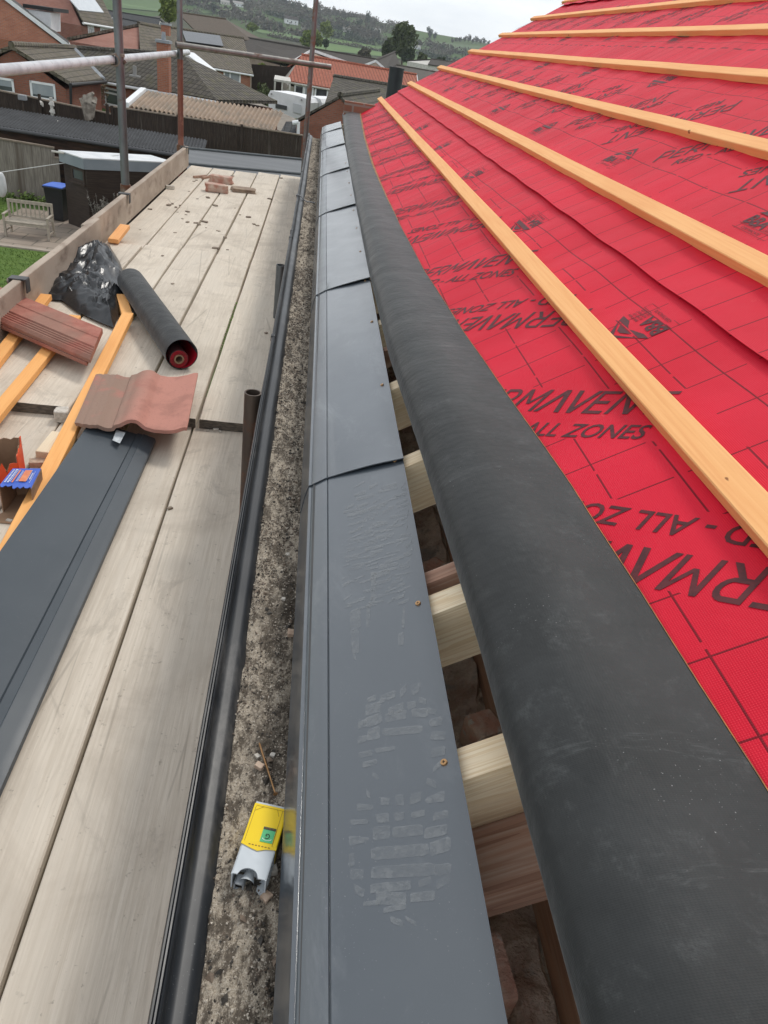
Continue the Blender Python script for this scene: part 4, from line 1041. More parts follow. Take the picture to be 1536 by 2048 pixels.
# profiled tile
zt = -1.225
a0, a1, a2, a3 = atz(193, 752, zt), atz(396, 758, zt+.012), atz(374, 868, zt+.012), atz(150, 850, zt)
m = MB(); rr = []; nu, nv = 60, 14
def tprof(u):
    z = 0
    if u < .20: z = .003*abs(math.sin(u*48))
    elif u < .40: z = .004-.012*math.sin((u-.20)/.20*math.pi)
    if u >= .34: z = interp([(.34, .002), (.40, .008), (.46, .022), (.50, .026), (.545, .025), (.59, .012), (.62, .004), (.70, -.001), (.80, .001), (.90, .010), (.97, .020), (1., .019)], u)
    return z
for j in range(nv+1):
    t_ = j/nv; row = []
    for i in range(nu+1):
        u = i/nu; p = (a0*(1-u)+a1*u)*(1-t_)+(a3*(1-u)+a2*u)*t_
        e = 0.010*(math.sin(u*9)-.4)*(t_ > .99)+.006*fn(u*7, 3)*(t_ > .95)
        dd = (a3-a0).normalized()*e
        row.append(p+dd+Vector((0, 0, tprof(u)+.001*fn(u*8, t_*6))))
    rr.append(row)
m.sheet(rr)
def m_tile2():
    t = NT('faded_profiled_tile'); v = t.coord('Object', rand=False)
    s_ = t.n('ShaderNodeSeparateXYZ'); t.L(v, s_.inputs[0])
    f = t.ramp(t.math('ADD', s_.outputs[0], t.math('MULTIPLY', t.noise(v, 9, 5), .12)), -.03, .12)
    col = t.mix(f, (.30, .20, .155), (.50, .235, .185))
    col = t.mix(t.ramp(t.noise(v, 11, 5), .5, .7), col, (.40, .19, .15))
    col = t.mix(t.math('MULTIPLY', t.ramp(t.noise(v, 150, 3), .6, .7), .4), col, (.22, .11, .09))
    t.bump(t.noise(v, 180, 3), .4, .002); return t.done(col, .85, .2)
tag(m.build('roof_tile', m_tile2(), smooth=True, solid=.013), 'faded pink-red tile with one tall roll, resting on the slate-grey sheet end', 'roof tile')
# loose eaves tray sheet
zl, zr = -1.238, -1.285
u0, u1 = atz(181, 843, zl), atz(311, 879, zr)
v0 = atz(0, 1103, zl); v1_ = atz(0, 1582, zr)
dl = ((v0-u0).normalized()+(v1_-u1).normalized()*2).normalized()
dl = ((v0-u0).normalized()); dr = (v1_-u1).normalized()
m = MB(); rr = []
tp = [(0, 0), (.2, .001), (.4, .002), (.6, .001), (.70, 0), (.712, -.0035), (.724, .001), (.80, .001), (.815, .0045), (.83, .004), (.92, .001), (.965, .000), (.992, -.002), (.997, -.014)]
for j in range(31):
    L_ = 1.55*j/30; row = []
    for u, z in tp:
        p = (u0+dl*L_*1.0)*(1-u)+(u1+dr*L_)*u
        row.append(p+Vector((0, 0, z+.003*math.sin(u*math.pi)*fn(L_*2.5, 2)+(.004*math.exp(-L_/.05) if u > .7 else 0))))
    rr.append(row)
m.sheet(rr)
LOOSEM = m_plastic('slate_grey_loose_sheet', (.058, .070, .082), (.068, .081, .094), .42, .35, (.16, .17, .18), .2, .03)
lt = tag(m.build('loose_eaves_tray', LOOSEM, smooth=True, solid=.002), 'long slate-grey plastic eaves sheet lying loose on the boards', 'plastic sheet')
tz = zl+.004; tq = [atz(*p, tz-.013) for p in ((233, 862), (251, 868), (240, 889), (225, 883))]
m = MB().prism([p+Vector((0, 0, .0045)) for p in tq], (0, 0, .0006)); m.build('tape', simple('clear_tape', (.42, .45, .47), (.62, .65, .67), rough=.25, scale=60, bump=.6, bscale=120, bd=.001), lt)
# roll of underlay
e1 = atz(364, 709, -1.200); e2 = atz(262, 562, -1.200); ax = (e2-e1).normalized()
T = thing('underlay_roll', 'partly used roll of charcoal and red underlay lying on the boards', 'roll', (e1.x, e1.y, -1.268))
wl_ = WL[T.name]; sd_ = ax.cross(Vector((0, 0, 1))).normalized(); up_ = Vector((0, 0, 1))
L_ = (e2-e1).length; rr, uv = [], []
for j in range(25):
    p = e1+ax*L_*j/24; row, ur = [], []
    for i in range(49):
        t_ = 2*math.pi*i/48-math.pi/2; r_ = .066*(1+.012*fn(j*.4, math.cos(t_)*2, math.sin(t_)*2))+.003*i/48
        row.append(p+(sd_*math.cos(t_)+up_*math.sin(t_)*.97)*r_); ur.append((L_*j/24, r_*t_))
    rr.append(row); uv.append(ur)
MB().sheet(rr, uv).build('outer_wrap', BACK, T, smooth=True, recalc=False, solid=.0012)
REDI = simple('red_inner_face', (.55, .012, .03), (.45, .01, .025), rough=.5)
rr = []
for j in range(2):
    p = e1+ax*(.002+(L_-.01)*j); rr.append([p+(sd_*math.cos(t_)+up_*math.sin(t_)*.97)*.0638 for t_ in [math.pi+math.pi*1.0*i/20 for i in range(21)]])
MB().sheet(rr).build('red_inner_face', REDI, T, smooth=True)
cc = e1+up_*-.022+sd_*-.012
if (sd_.x < 0): cc = e1+up_*-.022+sd_*-.010
MB().tube(cc+ax*.006, cc+ax*L_, .040, 40, inner=.020).build('rolled_core', simple('rolled_layers', (.10, .02, .022), (.03, .02, .02), rough=.6, scale=40), T, smooth=True)
for r_ in (.024, .028, .032, .036): MB().tube(cc+ax*.003, cc+ax*.02, r_, 36, inner=r_-.0012).build('red_layer', REDI, T)
MB().tube(cc+ax*.0, cc+ax*.4, .0205, 30, inner=.0145).build('cardboard_tube', simple('cardboard', (.30, .19, .12), (.24, .15, .09), rough=.9, scale=50), T, smooth=True)
# black polythene heap
outl = [(72, 546), (84, 540), (102, 527), (140, 512), (180, 500), (214, 492), (228, 506), (240, 526), (250, 556), (253, 582), (244, 605), (240, 626), (228, 657), (205, 648), (178, 636), (150, 622), (124, 602), (100, 600), (84, 590), (76, 570)]
ce = atz(170, 572, -1.27); pk = atz(206, 528, -1.27); m = MB(); rings = []
bp = [atz(x, y, -1.262) for x, y in outl]; nb = len(bp)
bp2 = []
for i in range(nb):
    for q in range(4): bp2.append(bp[i].lerp(bp[(i+1) % nb], q/4))
nr = 30
def fold(p):
    d = Vector((p.x-pk.x, p.y-pk.y)); r_ = d.length; th = math.atan2(d.y, d.x)/(2*math.pi)
    tri = lambda x: abs((x % 1)*2-1)
    k1 = tri(th*7+.55*fn(p.x*4, p.y*4, 2)); k2 = tri(th*19+1.1*fn(p.x*7, p.y*7, 5)); k3 = tri(th*3+r_*9+1.6*fn(p.x*9, p.y*9, 8))
    k4 = tri(r_*26+2.2*fn(p.x*12, p.y*12, 12))
    return -(.042*k1+.015*k2)*min(1, r_*5)-.016*k3-.006*k4
for i in range(nr+1):
    k = i/nr; row = []
    for p in bp2:
        q = ce.lerp(p, k); hgt = .068*(1-k**4)+.045*math.exp(-((q.x-pk.x)/.22)**2-((q.y-pk.y)/.34)**2)*min(1, (1-k)*2)
        damp = min(1, (1-k)*5)
        z = -1.262+max(.003, hgt*1.0+fold(q)*damp*1.0+.035*damp)
        row.append(Vector((q.x+.03*fn(q.x*7, q.y*7, 11)*damp, q.y+.03*fn(q.x*7, q.y*7, 17)*damp, z)))
    rings.append(row)
m.sheet(rings, close=True)
PB = tag(m.build('polythene_bag', POLY, smooth=True, solid=.0015), 'crumpled glossy black polythene wrapped over the batten ends', 'polythene')
# pale block
b_ = atz(113, 884, ZN+.045); o = MB().box((0, 0, .0225), (.085, .15, .045), 0, .004).build('wood_block', PINEB, local=True); o.location = (b_.x, b_.y, ZN); o.rotation_euler = (0, 0, R(-3)); tag(o, 'pale sawn pine block beside the longest batten', 'wood block')
# orange carton
cb = atz(46, 912, -1.215)
T = thing('carton', 'torn open-topped bright orange cardboard carton at the left edge', 'carton', (cb.x-.075, cb.y-.005, ZN), (0, 0, R(6)))
ORG = simple('orange_carton_print', (.80, .09, .018), (.74, .06, .015), rough=.5, scale=6); CARD = simple('brown_cardboard', (.33, .21, .13), (.26, .16, .10), rough=.85, scale=14)
def side(m, x0, y0, x1, y1, h, torn=0, n=14):
    d = Vector((x1-x0, y1-y0, 0)); nn = Vector((-d.y, d.x, 0)).normalized()*.0012; vs = []
    r_ = random.Random(int(abs(x0*999+y1*77))); top = [h-torn*r_.random()*(1 if 2 < i < n-2 else .2) for i in range(n+1)]
    for i in range(n):
        a = Vector((x0, y0, 0))+d*i/n; b = Vector((x0, y0, 0))+d*(i+1)/n
        m.hexa([a-nn, b-nn, b+nn, a+nn]+[a-nn+Vector((0, 0, top[i])), b-nn+Vector((0, 0, top[i+1])), b+nn+Vector((0, 0, top[i+1])), a+nn+Vector((0, 0, top[i]))])
m = MB(); side(m, -.085, -.06, .075, -.065, .105, .045); side(m, .075, -.065, .055, .07, .13, .02); m.build('printed_sides', ORG, T, local=True)
m = MB(); side(m, -.085, -.057, .072, -.062, .100, .03); side(m, .072, -.062, .052, .067, .125, .02); side(m, .055, .07, -.085, .07, .12, .01); side(m, -.085, .07, -.085, -.06, .12, .01); m.box((-.01, .0, .003), (.14, .12, .004)); m.build('cardboard_inside', CARD, T, local=True)
MB().box((-.03, -.0675, .022), (.09, .0022, .036)).build('pink_print', simple('pink_print', (.62, .03, .07), rough=.5), T, local=True)
# blue carton lying on its side, mouth towards the camera
ub = [atz(*p, -1.215) for p in ((82, 938), (26, 938), (-2, 972), (62, 977))]
cx_ = sum(p.x for p in ub)/4; cy_ = sum(p.y for p in ub)/4
T = thing('carton', 'blue printed cardboard carton lying open towards the camera', 'carton', (cx_, cy_, ZN+.001), (0, 0, 0))
w_ = WL[T.name]; zt = -1.213
BLU = simple('blue_carton_print', (.06, .14, .58), (.05, .12, .52), rough=.45, scale=10)
jag = []
for i in range(17):
    k = i/16; p = ub[2].lerp(ub[3], k); jag.append(p+Vector((0, (.014*fn(k*5, 2)+.010*(i % 3 == 0))-.002, .004*fn(k*6, 7))))
for p in ub+jag: p.z = zt if p in ub else p.z
top = [ub[0], ub[1]]+jag
m = MB().prism(top, (0, 0, -.0015)); m.build('printed_top', BLU, T)
m = MB()
def onb(u, v, dz_=.0012): p = (ub[1].lerp(ub[0], u)).lerp(ub[2].lerp(ub[3], u), v); return Vector((p.x, p.y, zt+dz_))
pr = MB(); pw = MB()
pr.prism([onb(.50, .12), onb(.74, .12), onb(.74, .72), onb(.50, .72)], (0, 0, .0004)); pr.prism([onb(.30, .10), onb(.35, .10), onb(.35, .8), onb(.30, .8)], (0, 0, .0004))
for u, wu, v0_, v1b in ((.08, .05, .1, .85), (.17, .06, .08, .85), (.25, .02, .1, .8), (.42, .02, .15, .75), (.46, .02, .2, .75), (.75, .012, .14, .7), (.80, .045, .28, .62), (.87, .015, .2, .8)):
    n_ = 9
    for i in range(n_):
        a_, b_2 = v0_+(v1b-v0_)*i/n_, v0_+(v1b-v0_)*(i+.72)/n_
        pw.prism([onb(u, a_, .0018), onb(u+wu, a_, .0018), onb(u+wu, b_2, .0018), onb(u, b_2, .0018)], (0, 0, .0004))
pr.build('orange_panel', simple('orange_panel', (.75, .27, .12), (.66, .2, .1), rough=.5, scale=60), T); pw.build('white_print', simple('white_print', (.62, .66, .75), (.5, .55, .7), rough=.5, scale=70), T)
lo = [Vector((p.x, p.y, ZN+.003)) for p in ub]
m = MB()
for a_, b_2 in ((0, 1), (1, 2), (3, 0)):
    A_, B_ = lo[a_], lo[b_2]; U = Vector((0, 0, zt-ZN-.006)); m.add([A_, B_, B_+U, A_+U], [(0, 1, 2, 3)])
m.add(lo, [(0, 1, 2, 3)]); fl_ = [lo[2], lo[3], lo[3]+Vector((.004, -.055, .001)), lo[2]+Vector((-.03, -.055, .001))]; m.add(fl_, [(0, 1, 2, 3)])
m.build('cardboard_sides', CARD, T, solid=.003)
# offcut leaning on the toe board, bricks and rubble at the far end
o = plank('batten_offcut', atz(226, 478, -1.235), atz(250, 449, -1.21), .062, .025, BATT, 'short pale orange offcut leaning at the foot of the toe board', 'offcut')
BRK = simple('reclaimed_brick', (.42, .19, .14), (.50, .36, .29), rough=.9, scale=16, bump=.6, bscale=60, bd=.004, c3=(.62, .50, .40), s3=12)
for px, py, d, rz, lb in ((433, 384, (.20, .10, .07), .1, 'pinkish broken brick with a pale top, nearest of the pair at the far end'), (443, 366, (.215, .10, .065), .0, 'red brick lying behind the pale topped brick')):
    p = atz(px, py, ZN); stone('brick', (p.x, p.y, ZN), d, BRK, lb, 'brick', 'bricks at the far end of the walkway', px, rz)
p = atz(487, 384, ZN); stone('flat_stone', (p.x, p.y, ZN), (.22, .14, .035), simple('brown_stone', (.33, .25, .18), (.24, .17, .13), rough=.9, scale=14), 'flat brown stone right of the two bricks', 'stone', None, 3, .2)
for a_, b_2, lb in (((388, 352), (412, 350), 'dark splinter of wood lying behind the two bricks, left piece'), ((405, 354), (432, 349), 'brown stick lying behind the two bricks, right piece')):
    plank('wood_splinter', atz(*a_, ZN+.02), atz(*b_2, ZN+.02), .028, .018, OLDW, lb, 'wood splinter', 'wood splinters at the far end')
p = atz(340, 378, ZN); stone('white_chip', (p.x, p.y, ZN), (.07, .05, .03), WST, 'white chip lying close to the far toe board', 'stone', None, 9, .4)
p = atz(126, 840, ZN); stone('mortar_lump', (p.x, p.y, ZN), (.05, .055, .045), WST, 'greyish lump of mortar between the longest batten and the step', 'stone', None, 12, .2)
p = atz(76, 931, ZN); stone('mortar_lump', (p.x, p.y, ZN), (.05, .03, .02), SST, 'small pinkish chip behind the blue carton', 'stone', None, 14, .2)
p = atz(65, 915, ZN)
CLOD = simple('mortar_clod', (.33, .27, .21), (.17, .13, .10), rough=.95, scale=30, bump=.8, bscale=90, bd=.004)
r4 = random.Random(11)
cl = [(345, 408), (338, 411), (352, 415), (360, 411), (375, 424), (355, 425), (402, 442), (392, 447), (410, 445), (398, 450), (372, 430), (300, 419), (470, 417), (445, 470), (437, 463), (450, 476), (508, 449), (515, 452), (432, 498), (416, 396), (388, 363), (393, 361), (465, 353), (562, 357), (540, 399), (280, 460), (325, 512), (345, 568), (347, 600), (532, 666), (480, 430), (430, 412), (395, 398), (455, 500), (497, 435), (375, 445), (365, 438), (412, 456), (378, 383), (350, 466)]
for k, (x, y) in enumerate(cl):
    z0 = ZM if y > 505 else ZN; p = atz(x, y, z0); s_ = r4.uniform(.010, .030)*(.45 if y > 505 else 1)
    stone('mortar_clod', (p.x, p.y, z0-.001), (s_*1.5, s_, s_*.4), CLOD, 'small brown mortar crumb scattered on the pale walkway boards', 'mortar crumb', 'mortar crumbs on the walkway', k, r4.uniform(0, 3))
for k, (x, y) in enumerate(((432, 861), (462, 860), (440, 864), (452, 858), (415, 862), (106, 1010), (19, 1044), (340, 1018), (250, 940))):
    p = atz(x, y, ZN); s_ = r4.uniform(.006, .012); stone('grit_crumb', (p.x, p.y, ZN), (s_*1.6, s_, s_*.7), (WST, CLOD)[k % 2], 'tiny grit crumb on the near, lowest row of boards', 'grit', 'grit crumbs on the near boards', k+40, k)
# moss growing in a gap
m = MB(); r_ = random.Random(2)
for i in range(420):
    y = 3.25+.75*r_.random(); x = -.3615+r_.uniform(-.006, .006); z = -1.272-r_.random()*.012; s_ = r_.uniform(.003, .007); a_ = r_.uniform(0, 6)
    m.add([(x, y, z), (x+s_*math.cos(a_), y+s_*math.sin(a_), z+s_*.7), (x+s_*.6*math.cos(a_+1), y+s_*math.sin(a_+1), z+s_*.9)], [(0, 1, 2)])
tag(m.build('moss', simple('green_moss', (.10, .20, .02), (.14, .26, .03)), recalc=False), 'bright green moss growing in the gap between two boards', 'moss', kind='stuff')
# rubble in the dark slot between boards and gutter: dirt lodged under the gutter
# ================================================================== FLAT ROOF, OUTBUILDINGS, GARDEN
def solidbox(m, P, th):    # P: four top corners (list of Vector), slab below
    m.hexa([p-Vector((0, 0, th)) for p in P]+list(P)); return m
def corr(P, n, amp, along, mat, name, parent, th=.03):  # corrugated slab: P corners a,b (low edge), c,d (high edge)
    a, b, c, d = P; m = MB(); rr = []; nu = n*6
    for j in range(7):
        t_ = j/6; rr.append([a.lerp(b, i/nu).lerp(d.lerp(c, i/nu), t_)+Vector((0, 0, amp*math.sin(i/6*2*math.pi))) for i in range(nu+1)])
    return m.sheet(rr).build(name, mat, parent, smooth=True, solid=th)
# black sheeted long outbuilding
zf, zb = -3.9, -3.25
a, b = atz(-60, 243, zf), atz(400, 316, zf); c, d = atz(415, 281, zb+.0), atz(-60, 210, zb)
a = Vector((-12.2, 27.6, zf)); b = Vector((-3.75, 27.15, zf)); 
d_ = aty(0, 218, 30.6); c_ = aty(414, 279, 30.2); hz = (d_.z+c_.z)/2
d = Vector((-12.6, 30.8, hz)); c = Vector((c_.x, 30.2, hz))
T = thing('outbuilding', 'long low outbuilding with black corrugated roof and brown board walls', 'outbuilding', (-7.5, 29, GZ))
corr([a, b, c, d], 76, .022, 0, BROOF, 'roof', T, .02)
m = MB(); m.hexa([Vector((-12, 27.85, GZ)), Vector((-3.95, 27.4, GZ)), Vector((c.x-.2, 30, GZ)), Vector((-12, 30.5, GZ)), Vector((-12, 27.85, zf-.06)), Vector((-3.95, 27.4, zf-.06)), Vector((c.x-.2, 30, hz-.08)), Vector((-12, 30.5, hz-.08))])
m.build('wall', RUSTW, T)
MB().tube(a+Vector((0, -.03, -.05)), b+Vector((0, -.03, -.05)), .06, 10).build('gutter', simple('grey_gutter', (.07, .07, .075), rough=.5), T)
# flat dark roof below the end of the walkway
P = [aty(372, 345, 17), aty(640, 372, 17), aty(640, 322, 19.6), aty(376, 296, 19.6)]
zz = P[0].z
P = [atz(372, 380, -3.4), atz(650, 400, -3.4), atz(650, 325, -3.4), atz(376, 298, -3.4)]
T = thing('flat_roof_extension', 'low extension with a grey felted flat roof below the walkway end', 'extension', ((P[0].x+P[2].x)/2, (P[0].y+P[2].y)/2, GZ))
solidbox(MB(), P, .08).build('roof', GREYF, T)
Q = [p.lerp((P[0]+P[1]+P[2]+P[3])/4, .03) for p in P]; MB().hexa([Vector((p.x, p.y, GZ)) for p in Q]+[Vector((p.x, p.y, -3.49)) for p in Q]).build('wall', BRICKB, T)
m = MB()
for k in (.0, .45, .9):
    pa, pb = P[3].lerp(P[0], k), P[2].lerp(P[1], k); m.tube(pa+Vector((0, 0, .03)), pb+Vector((0, 0, .03)), .035, 8)
m.build('roof_batten_roll', simple('roll_grey', (.11, .12, .125), (.09, .1, .1), rough=.5), T)
# fences
def fence(name, a, b, zt, zb_, mat, label, th=.04, cap=None, post=None, step=.14):
    T = thing(name, label, 'fence', ((a.x+b.x)/2, (a.y+b.y)/2, zb_)); d = (b-a); d.z = 0; L = d.length; d.normalize(); n_ = Vector((-d.y, d.x, 0)); m = MB(); i = 0; x = 0; r_ = random.Random(int(L*10))
    n = int(L/step)
    for i in range(n):
        p = a+d*(i*step); q = a+d*(i*step+step*.985); o = n_*(.008*(i % 2)); tz = a.z+(b.z-a.z)*i/n+(r_.random()-.5)*.008
        m.hexa([Vector((v.x, v.y, zb_)) for v in (p+o, q+o, q+o+n_*th, p+o+n_*th)]+[Vector((v.x, v.y, tz)) for v in (p+o, q+o, q+o+n_*th, p+o+n_*th)])
    m.build('boards', mat, T)
    if cap: 
        c_ = MB(); c_.hexa([a-n_*.04, b-n_*.04, b+n_*.09, a+n_*.09]+[p+Vector((0, 0, .045)) for p in (a-n_*.04, b-n_*.04, b+n_*.09, a+n_*.09)]); c_.build('capping', cap, T)
    if post:
        for k in range(int(L/post)+1):
            p = a+d*min(L, k*post)-n_*.05; MB().box((p.x, p.y, (zb_+a.z+.05)/2), (.09, .09, a.z+.05-zb_)).build('post', mat, T)
    return T
fa, fb = aty(-60, 170, 31.5), aty(222, 229, 31.6)
CAPM = simple('fence_capping', (.26, .21, .165), (.20, .16, .12), rough=.85)
fence('garden_fence', fa, fb, 0, GZ, DFENCE, 'dark stained close-board fence behind the black roof, left stretch', cap=CAPM, post=2.4)
fa, fb = aty(222, 211, 31.7), aty(606, 272, 32.2)
fence('garden_fence', aty(224, 214, 31.7), fb, 0, GZ, DFENCE, 'dark mottled close-board fence stretching to the scaffold upright', cap=CAPM, post=2.4)
fa, fb = aty(-40, 272, 27.0), aty(108, 297, 27.1)
fence('silver_fence', fa, fb, 0, GZ, GFENCE, 'silver-grey weathered vertical board fence behind the garden bench', cap=CAPM)
fence('silver_fence', aty(108, 316, 27.05), aty(126, 319, 27.1), 0, GZ, GFENCE, 'narrow lower silver-grey fence panel beside the small shed', cap=CAPM)
# shed
T = thing('garden_shed', 'small dark brown timber shed with a pale metal roof', 'shed', (-6.6, 25, GZ))
s0_ = Vector((-7.45, 24.55, GZ)); sR = Vector((-4.6, 24.4, GZ)); zr_ = aty(125, 320, 24.4).z
nR = atz(177, 470, GZ)
# corner (left-front), second corner from the photo's vertical edge at x=177
A_ = atz(137, 446, GZ); B_ = aty(178, 478, 22.9); B_ = Vector((B_.x, 22.9, GZ)); dB = (B_-A_); 
A_ = Vector((-7.5, 24.6, GZ)); B_ = Vector((aty(177, 400, 23.9).x, 23.9, GZ)); dfr = (B_-A_).normalized(); dsd = Vector((-dfr.y, dfr.x, 0))
Cc = Vector((aty(345, 400, 25.3).x, 25.3, GZ)); Dd = A_+(Cc-B_)
hw = aty(126, 322, 24.6).z
MB().hexa([A_, B_, Cc, Dd]+[Vector((p.x, p.y, hw)) for p in (A_, B_, Cc, Dd)]).build('wall', DSHED, T)
ce_ = (A_+B_+Cc+Dd)/4
def ex(p, k, z): q = ce_.lerp(p, k); return Vector((q.x, q.y, z))
zt_ = aty(118, 303, 24.5).z
MB().hexa([ex(p, 1.07, hw-.02) for p in (A_, B_, Cc, Dd)]+[ex(p, 1.07, zt_) for p in (A_, B_, Cc, Dd)]).build('fascia', SHFAS, T)
MB().hexa([ex(p, 1.075, zt_) for p in (A_, B_, Cc, Dd)]+[ex(p, 1.075, zt_+.03) for p in (A_, B_, Cc, Dd)]).build('roof', SHROOF, T)
def planewin(parent, a, b, px0, py0, px1, py1, mat, gmat, fw=.06, mull=(), name='window', trans=(), out=.03, sill=True, bl=0):
    """window on the vertical wall plane through a, b, spanning two pixels (left-top, right-bottom)"""
    d = Vector((b.x-a.x, b.y-a.y, 0)).normalized(); n_ = Vector((d.y, -d.x, 0))
    if n_.dot(a) > 0: n_ = -n_
    def hit(x, y): r = ray(x, y); k = (a.dot(n_))/(r.dot(n_)); p = r*k; return (p-a).dot(d), p.z
    u0, z1 = hit(px0, py0); u1, z0 = hit(px1, py1)
    P = lambda u, z, o=0: Vector((a.x, a.y, 0))+d*u+Vector((0, 0, z))+n_*o
    def bx(m, ua, ub_, za, zb2, o0, o1): m.hexa([P(ua, za, o0), P(ub_, za, o0), P(ub_, za, o1), P(ua, za, o1), P(ua, zb2, o0), P(ub_, zb2, o0), P(ub_, zb2, o1), P(ua, zb2, o1)])
    m = MB()
    bx(m, u0, u0+fw, z0, z1, -.02, out); bx(m, u1-fw, u1, z0, z1, -.02, out); bx(m, u0+fw, u1-fw, z0, z0+fw, -.02, out); bx(m, u0+fw, u1-fw, z1-fw, z1, -.02, out)
    for q in mull: bx(m, u0+(u1-u0)*q-fw/2, u0+(u1-u0)*q+fw/2, z0+fw, z1-fw, -.02, out-.003)
    for q in trans: bx(m, u0+fw, u1-fw, z1+(z0-z1)*q-fw/2, z1+(z0-z1)*q+fw/2, -.02, out-.006)
    w_ = m.build(name, mat, parent)
    g_2 = MB(); bx(g_2, u0+fw, u1-fw, z0+fw, z1-fw, -.02, .006); g_2.build('pane', gmat, w_)
    if bl: b_3 = MB(); bx(b_3, u0+fw, u1-fw, z1-fw-(z1-z0)*bl, z1-fw, -.02, .010); b_3.build('blind', BLIND, w_)
    if sill: s_2 = MB(); bx(s_2, u0-.05, u1+.05, z0-.06, z0-.002, -.02, out+.05); s_2.build('sill', mat, w_)
    return w_
planewin(T, A_, B_, 143, 331, 171, 368, simple('dark_shed_frame', (.05, .035, .027), rough=.8), GLASS, fw=.07, sill=True)
MB().tube(atz(128, 306, zt_)-Vector((.35, 0, 0)), atz(128, 306, zt_), .03, 8).build('pipe', OFFW, T)
# wheelie bin
pb = Vector((-7.85, 24.95, GZ))
T = thing('wheelie_bin', 'black wheelie bin with a bright blue lid beside the shed', 'bin', pb, (0, 0, R(-8)))
m = MB().hexa([(-.22, -.26, .06), (.22, -.26, .06), (.22, .22, .06), (-.22, .22, .06), (-.29, -.33, .98), (.29, -.33, .98), (.29, .33, .98), (-.29, .33, .98)]); m.build('body', BINB, T, local=True)
MB().box((0, -.01, 1.0), (.64, .72, .05), 0, .02).build('rim', BINB, T, local=True)
rr = [[Vector((x, y, 1.03+.07*math.cos(x*4.6)*math.cos(y*4.0))) for x in [-.3+.6*i/8 for i in range(9)]] for y in [-.35+.7*j/8 for j in range(9)]]
MB().sheet(rr).build('lid', BINL, T, local=True, smooth=True, solid=.03)
for x in (-.22, .22): MB().tube((x-.03, .27, .12), (x+.03, .27, .12), .12, 16).build('wheel', BINB, T, local=True)
MB().tube((-.22, .37, 1.0), (.22, .37, 1.0), .018, 8).build('handle', BINB, T, local=True)
# bench
f0, f1 = atz(12.5, 474, GZ), atz(99, 484, GZ); dx_ = (f1-f0); L_ = dx_.length; an = math.atan2(dx_.y, dx_.x)
T = thing('garden_bench', 'silvered timber garden bench with slatted back on the patio', 'bench', f0, (0, 0, an))
bt = lambda nm, *b: [MB().box(c, d, 0, .006).build(nm, TEAK, T, local=True) for c, d in b]
bt('leg', ((0, 0, .31), (.06, .06, .62)), ((L_, 0, .31), (.06, .06, .62)), ((0, .52, .47), (.06, .06, .94)), ((L_, .52, .47), (.06, .06, .94)))
m = MB()
for k in range(5): m.box((L_/2, .03+k*.105, .44), (L_-.05, .085, .025), 0, .004)
m.build('seat', TEAK, T, local=True)
m = MB().box((L_/2, .52, .90), (L_-.06, .035, .09), 0, .004).box((L_/2, .52, .50), (L_-.06, .03, .05), 0, .004)
for k in range(9): m.box((.10+(L_-.2)*k/8, .52, .69), (.035, .02, .35))
m.build('backrest', TEAK, T, local=True)
for x in (0, L_): m = MB(); m.box((x, .25, .63), (.07, .60, .035), 0, .01); m.build('armrest', TEAK, T, local=True)
m = MB().box((L_/2, 0, .39), (L_-.06, .03, .06)); m.build('front_rail', TEAK, T, local=True)
for x in (0, L_): MB().box((x, .26, .18), (.03, .5, .04)).build('side_rail', TEAK, T, local=True)
# washing line and white plastic peg bag / lamp
pa, pb_ = aty(-30, 349, 24.0), aty(246, 309, 24.9)
tag(MB().tube(pa, pb_, .012, 6).build('washing_line', simple('white_line', (.62, .62, .60), rough=.6)), 'thin white washing line stretched from the shed roof to the left edge', 'washing line')
c0_ = aty(-2, 346, 23.9)
rr = [[c0_+Vector((math.cos(t_)*r_, math.sin(t_)*r_, z)) for t_ in [2*math.pi*i/20 for i in range(20)]] for r_, z in ((.02, .02), (.10, .0), (.14, -.10), (.155, -.3), (.15, -.48), (.09, -.62), (.03, -.66))]
tag(MB().sheet(rr, close=True).build('peg_bag', simple('white_plastic_bag', (.66, .68, .68), (.58, .6, .6), rough=.5), smooth=True, solid=.01), 'white rounded peg bag hanging on the washing line at the left edge', 'peg bag')
# planting: grey shrub by shed, ivy along the fence foot
def leaves(m, c, r, n, s, q, flat=1):
    for i in range(n):
        while True:
            v = Vector((q.uniform(-1, 1), q.uniform(-1, 1), q.uniform(-1, 1)))
            if .25 < v.length < 1: break
        p = Vector((c[0]+v.x*r[0], c[1]+v.y*r[1], c[2]+v.z*r[2])); a = Vector((q.gauss(0, 1), q.gauss(0, 1), q.gauss(0, 1))).normalized(); b = a.orthogonal().normalized(); a2 = a.cross(b); k = s*q.uniform(.5, 1.3)
        m.add([p-b*k, p+a2*k*.55, p+b*k, p-a2*k*.55], [(0, 1, 2, 3)])
r5 = random.Random(21)
T = thing('lavender_bush', 'upright grey-stemmed shrub between the shed and toe board', 'shrub', atz(215, 470, GZ))
m = MB(); o_ = WL[T.name]
for i in range(26):
    a_ = r5.uniform(0, 6.3); p = Vector((math.cos(a_)*.28*r5.random(), math.sin(a_)*.28*r5.random(), .0)); tp_ = p+Vector((p.x*.8+r5.uniform(-.1, .1), p.y*.5, r5.uniform(.7, 1.25))); m.tube(p, tp_, .012, 5, .004)
    for k in range(12): leaves(m, p.lerp(tp_, .3+.7*r5.random()), (.05, .05, .06), 3, .035, r5)
m.build('stems', simple('grey_stems', (.19, .18, .16), (.27, .25, .22), rough=.8, scale=5), T, local=True, recalc=False)
m = MB()
for i in range(44):
    p = Vector((-10.2+2.3*r5.random(), 26.55+.2*r5.random(), GZ+.12)); leaves(m, p, (.2, .2, .22*r5.random()+.06), 26, .06, r5)
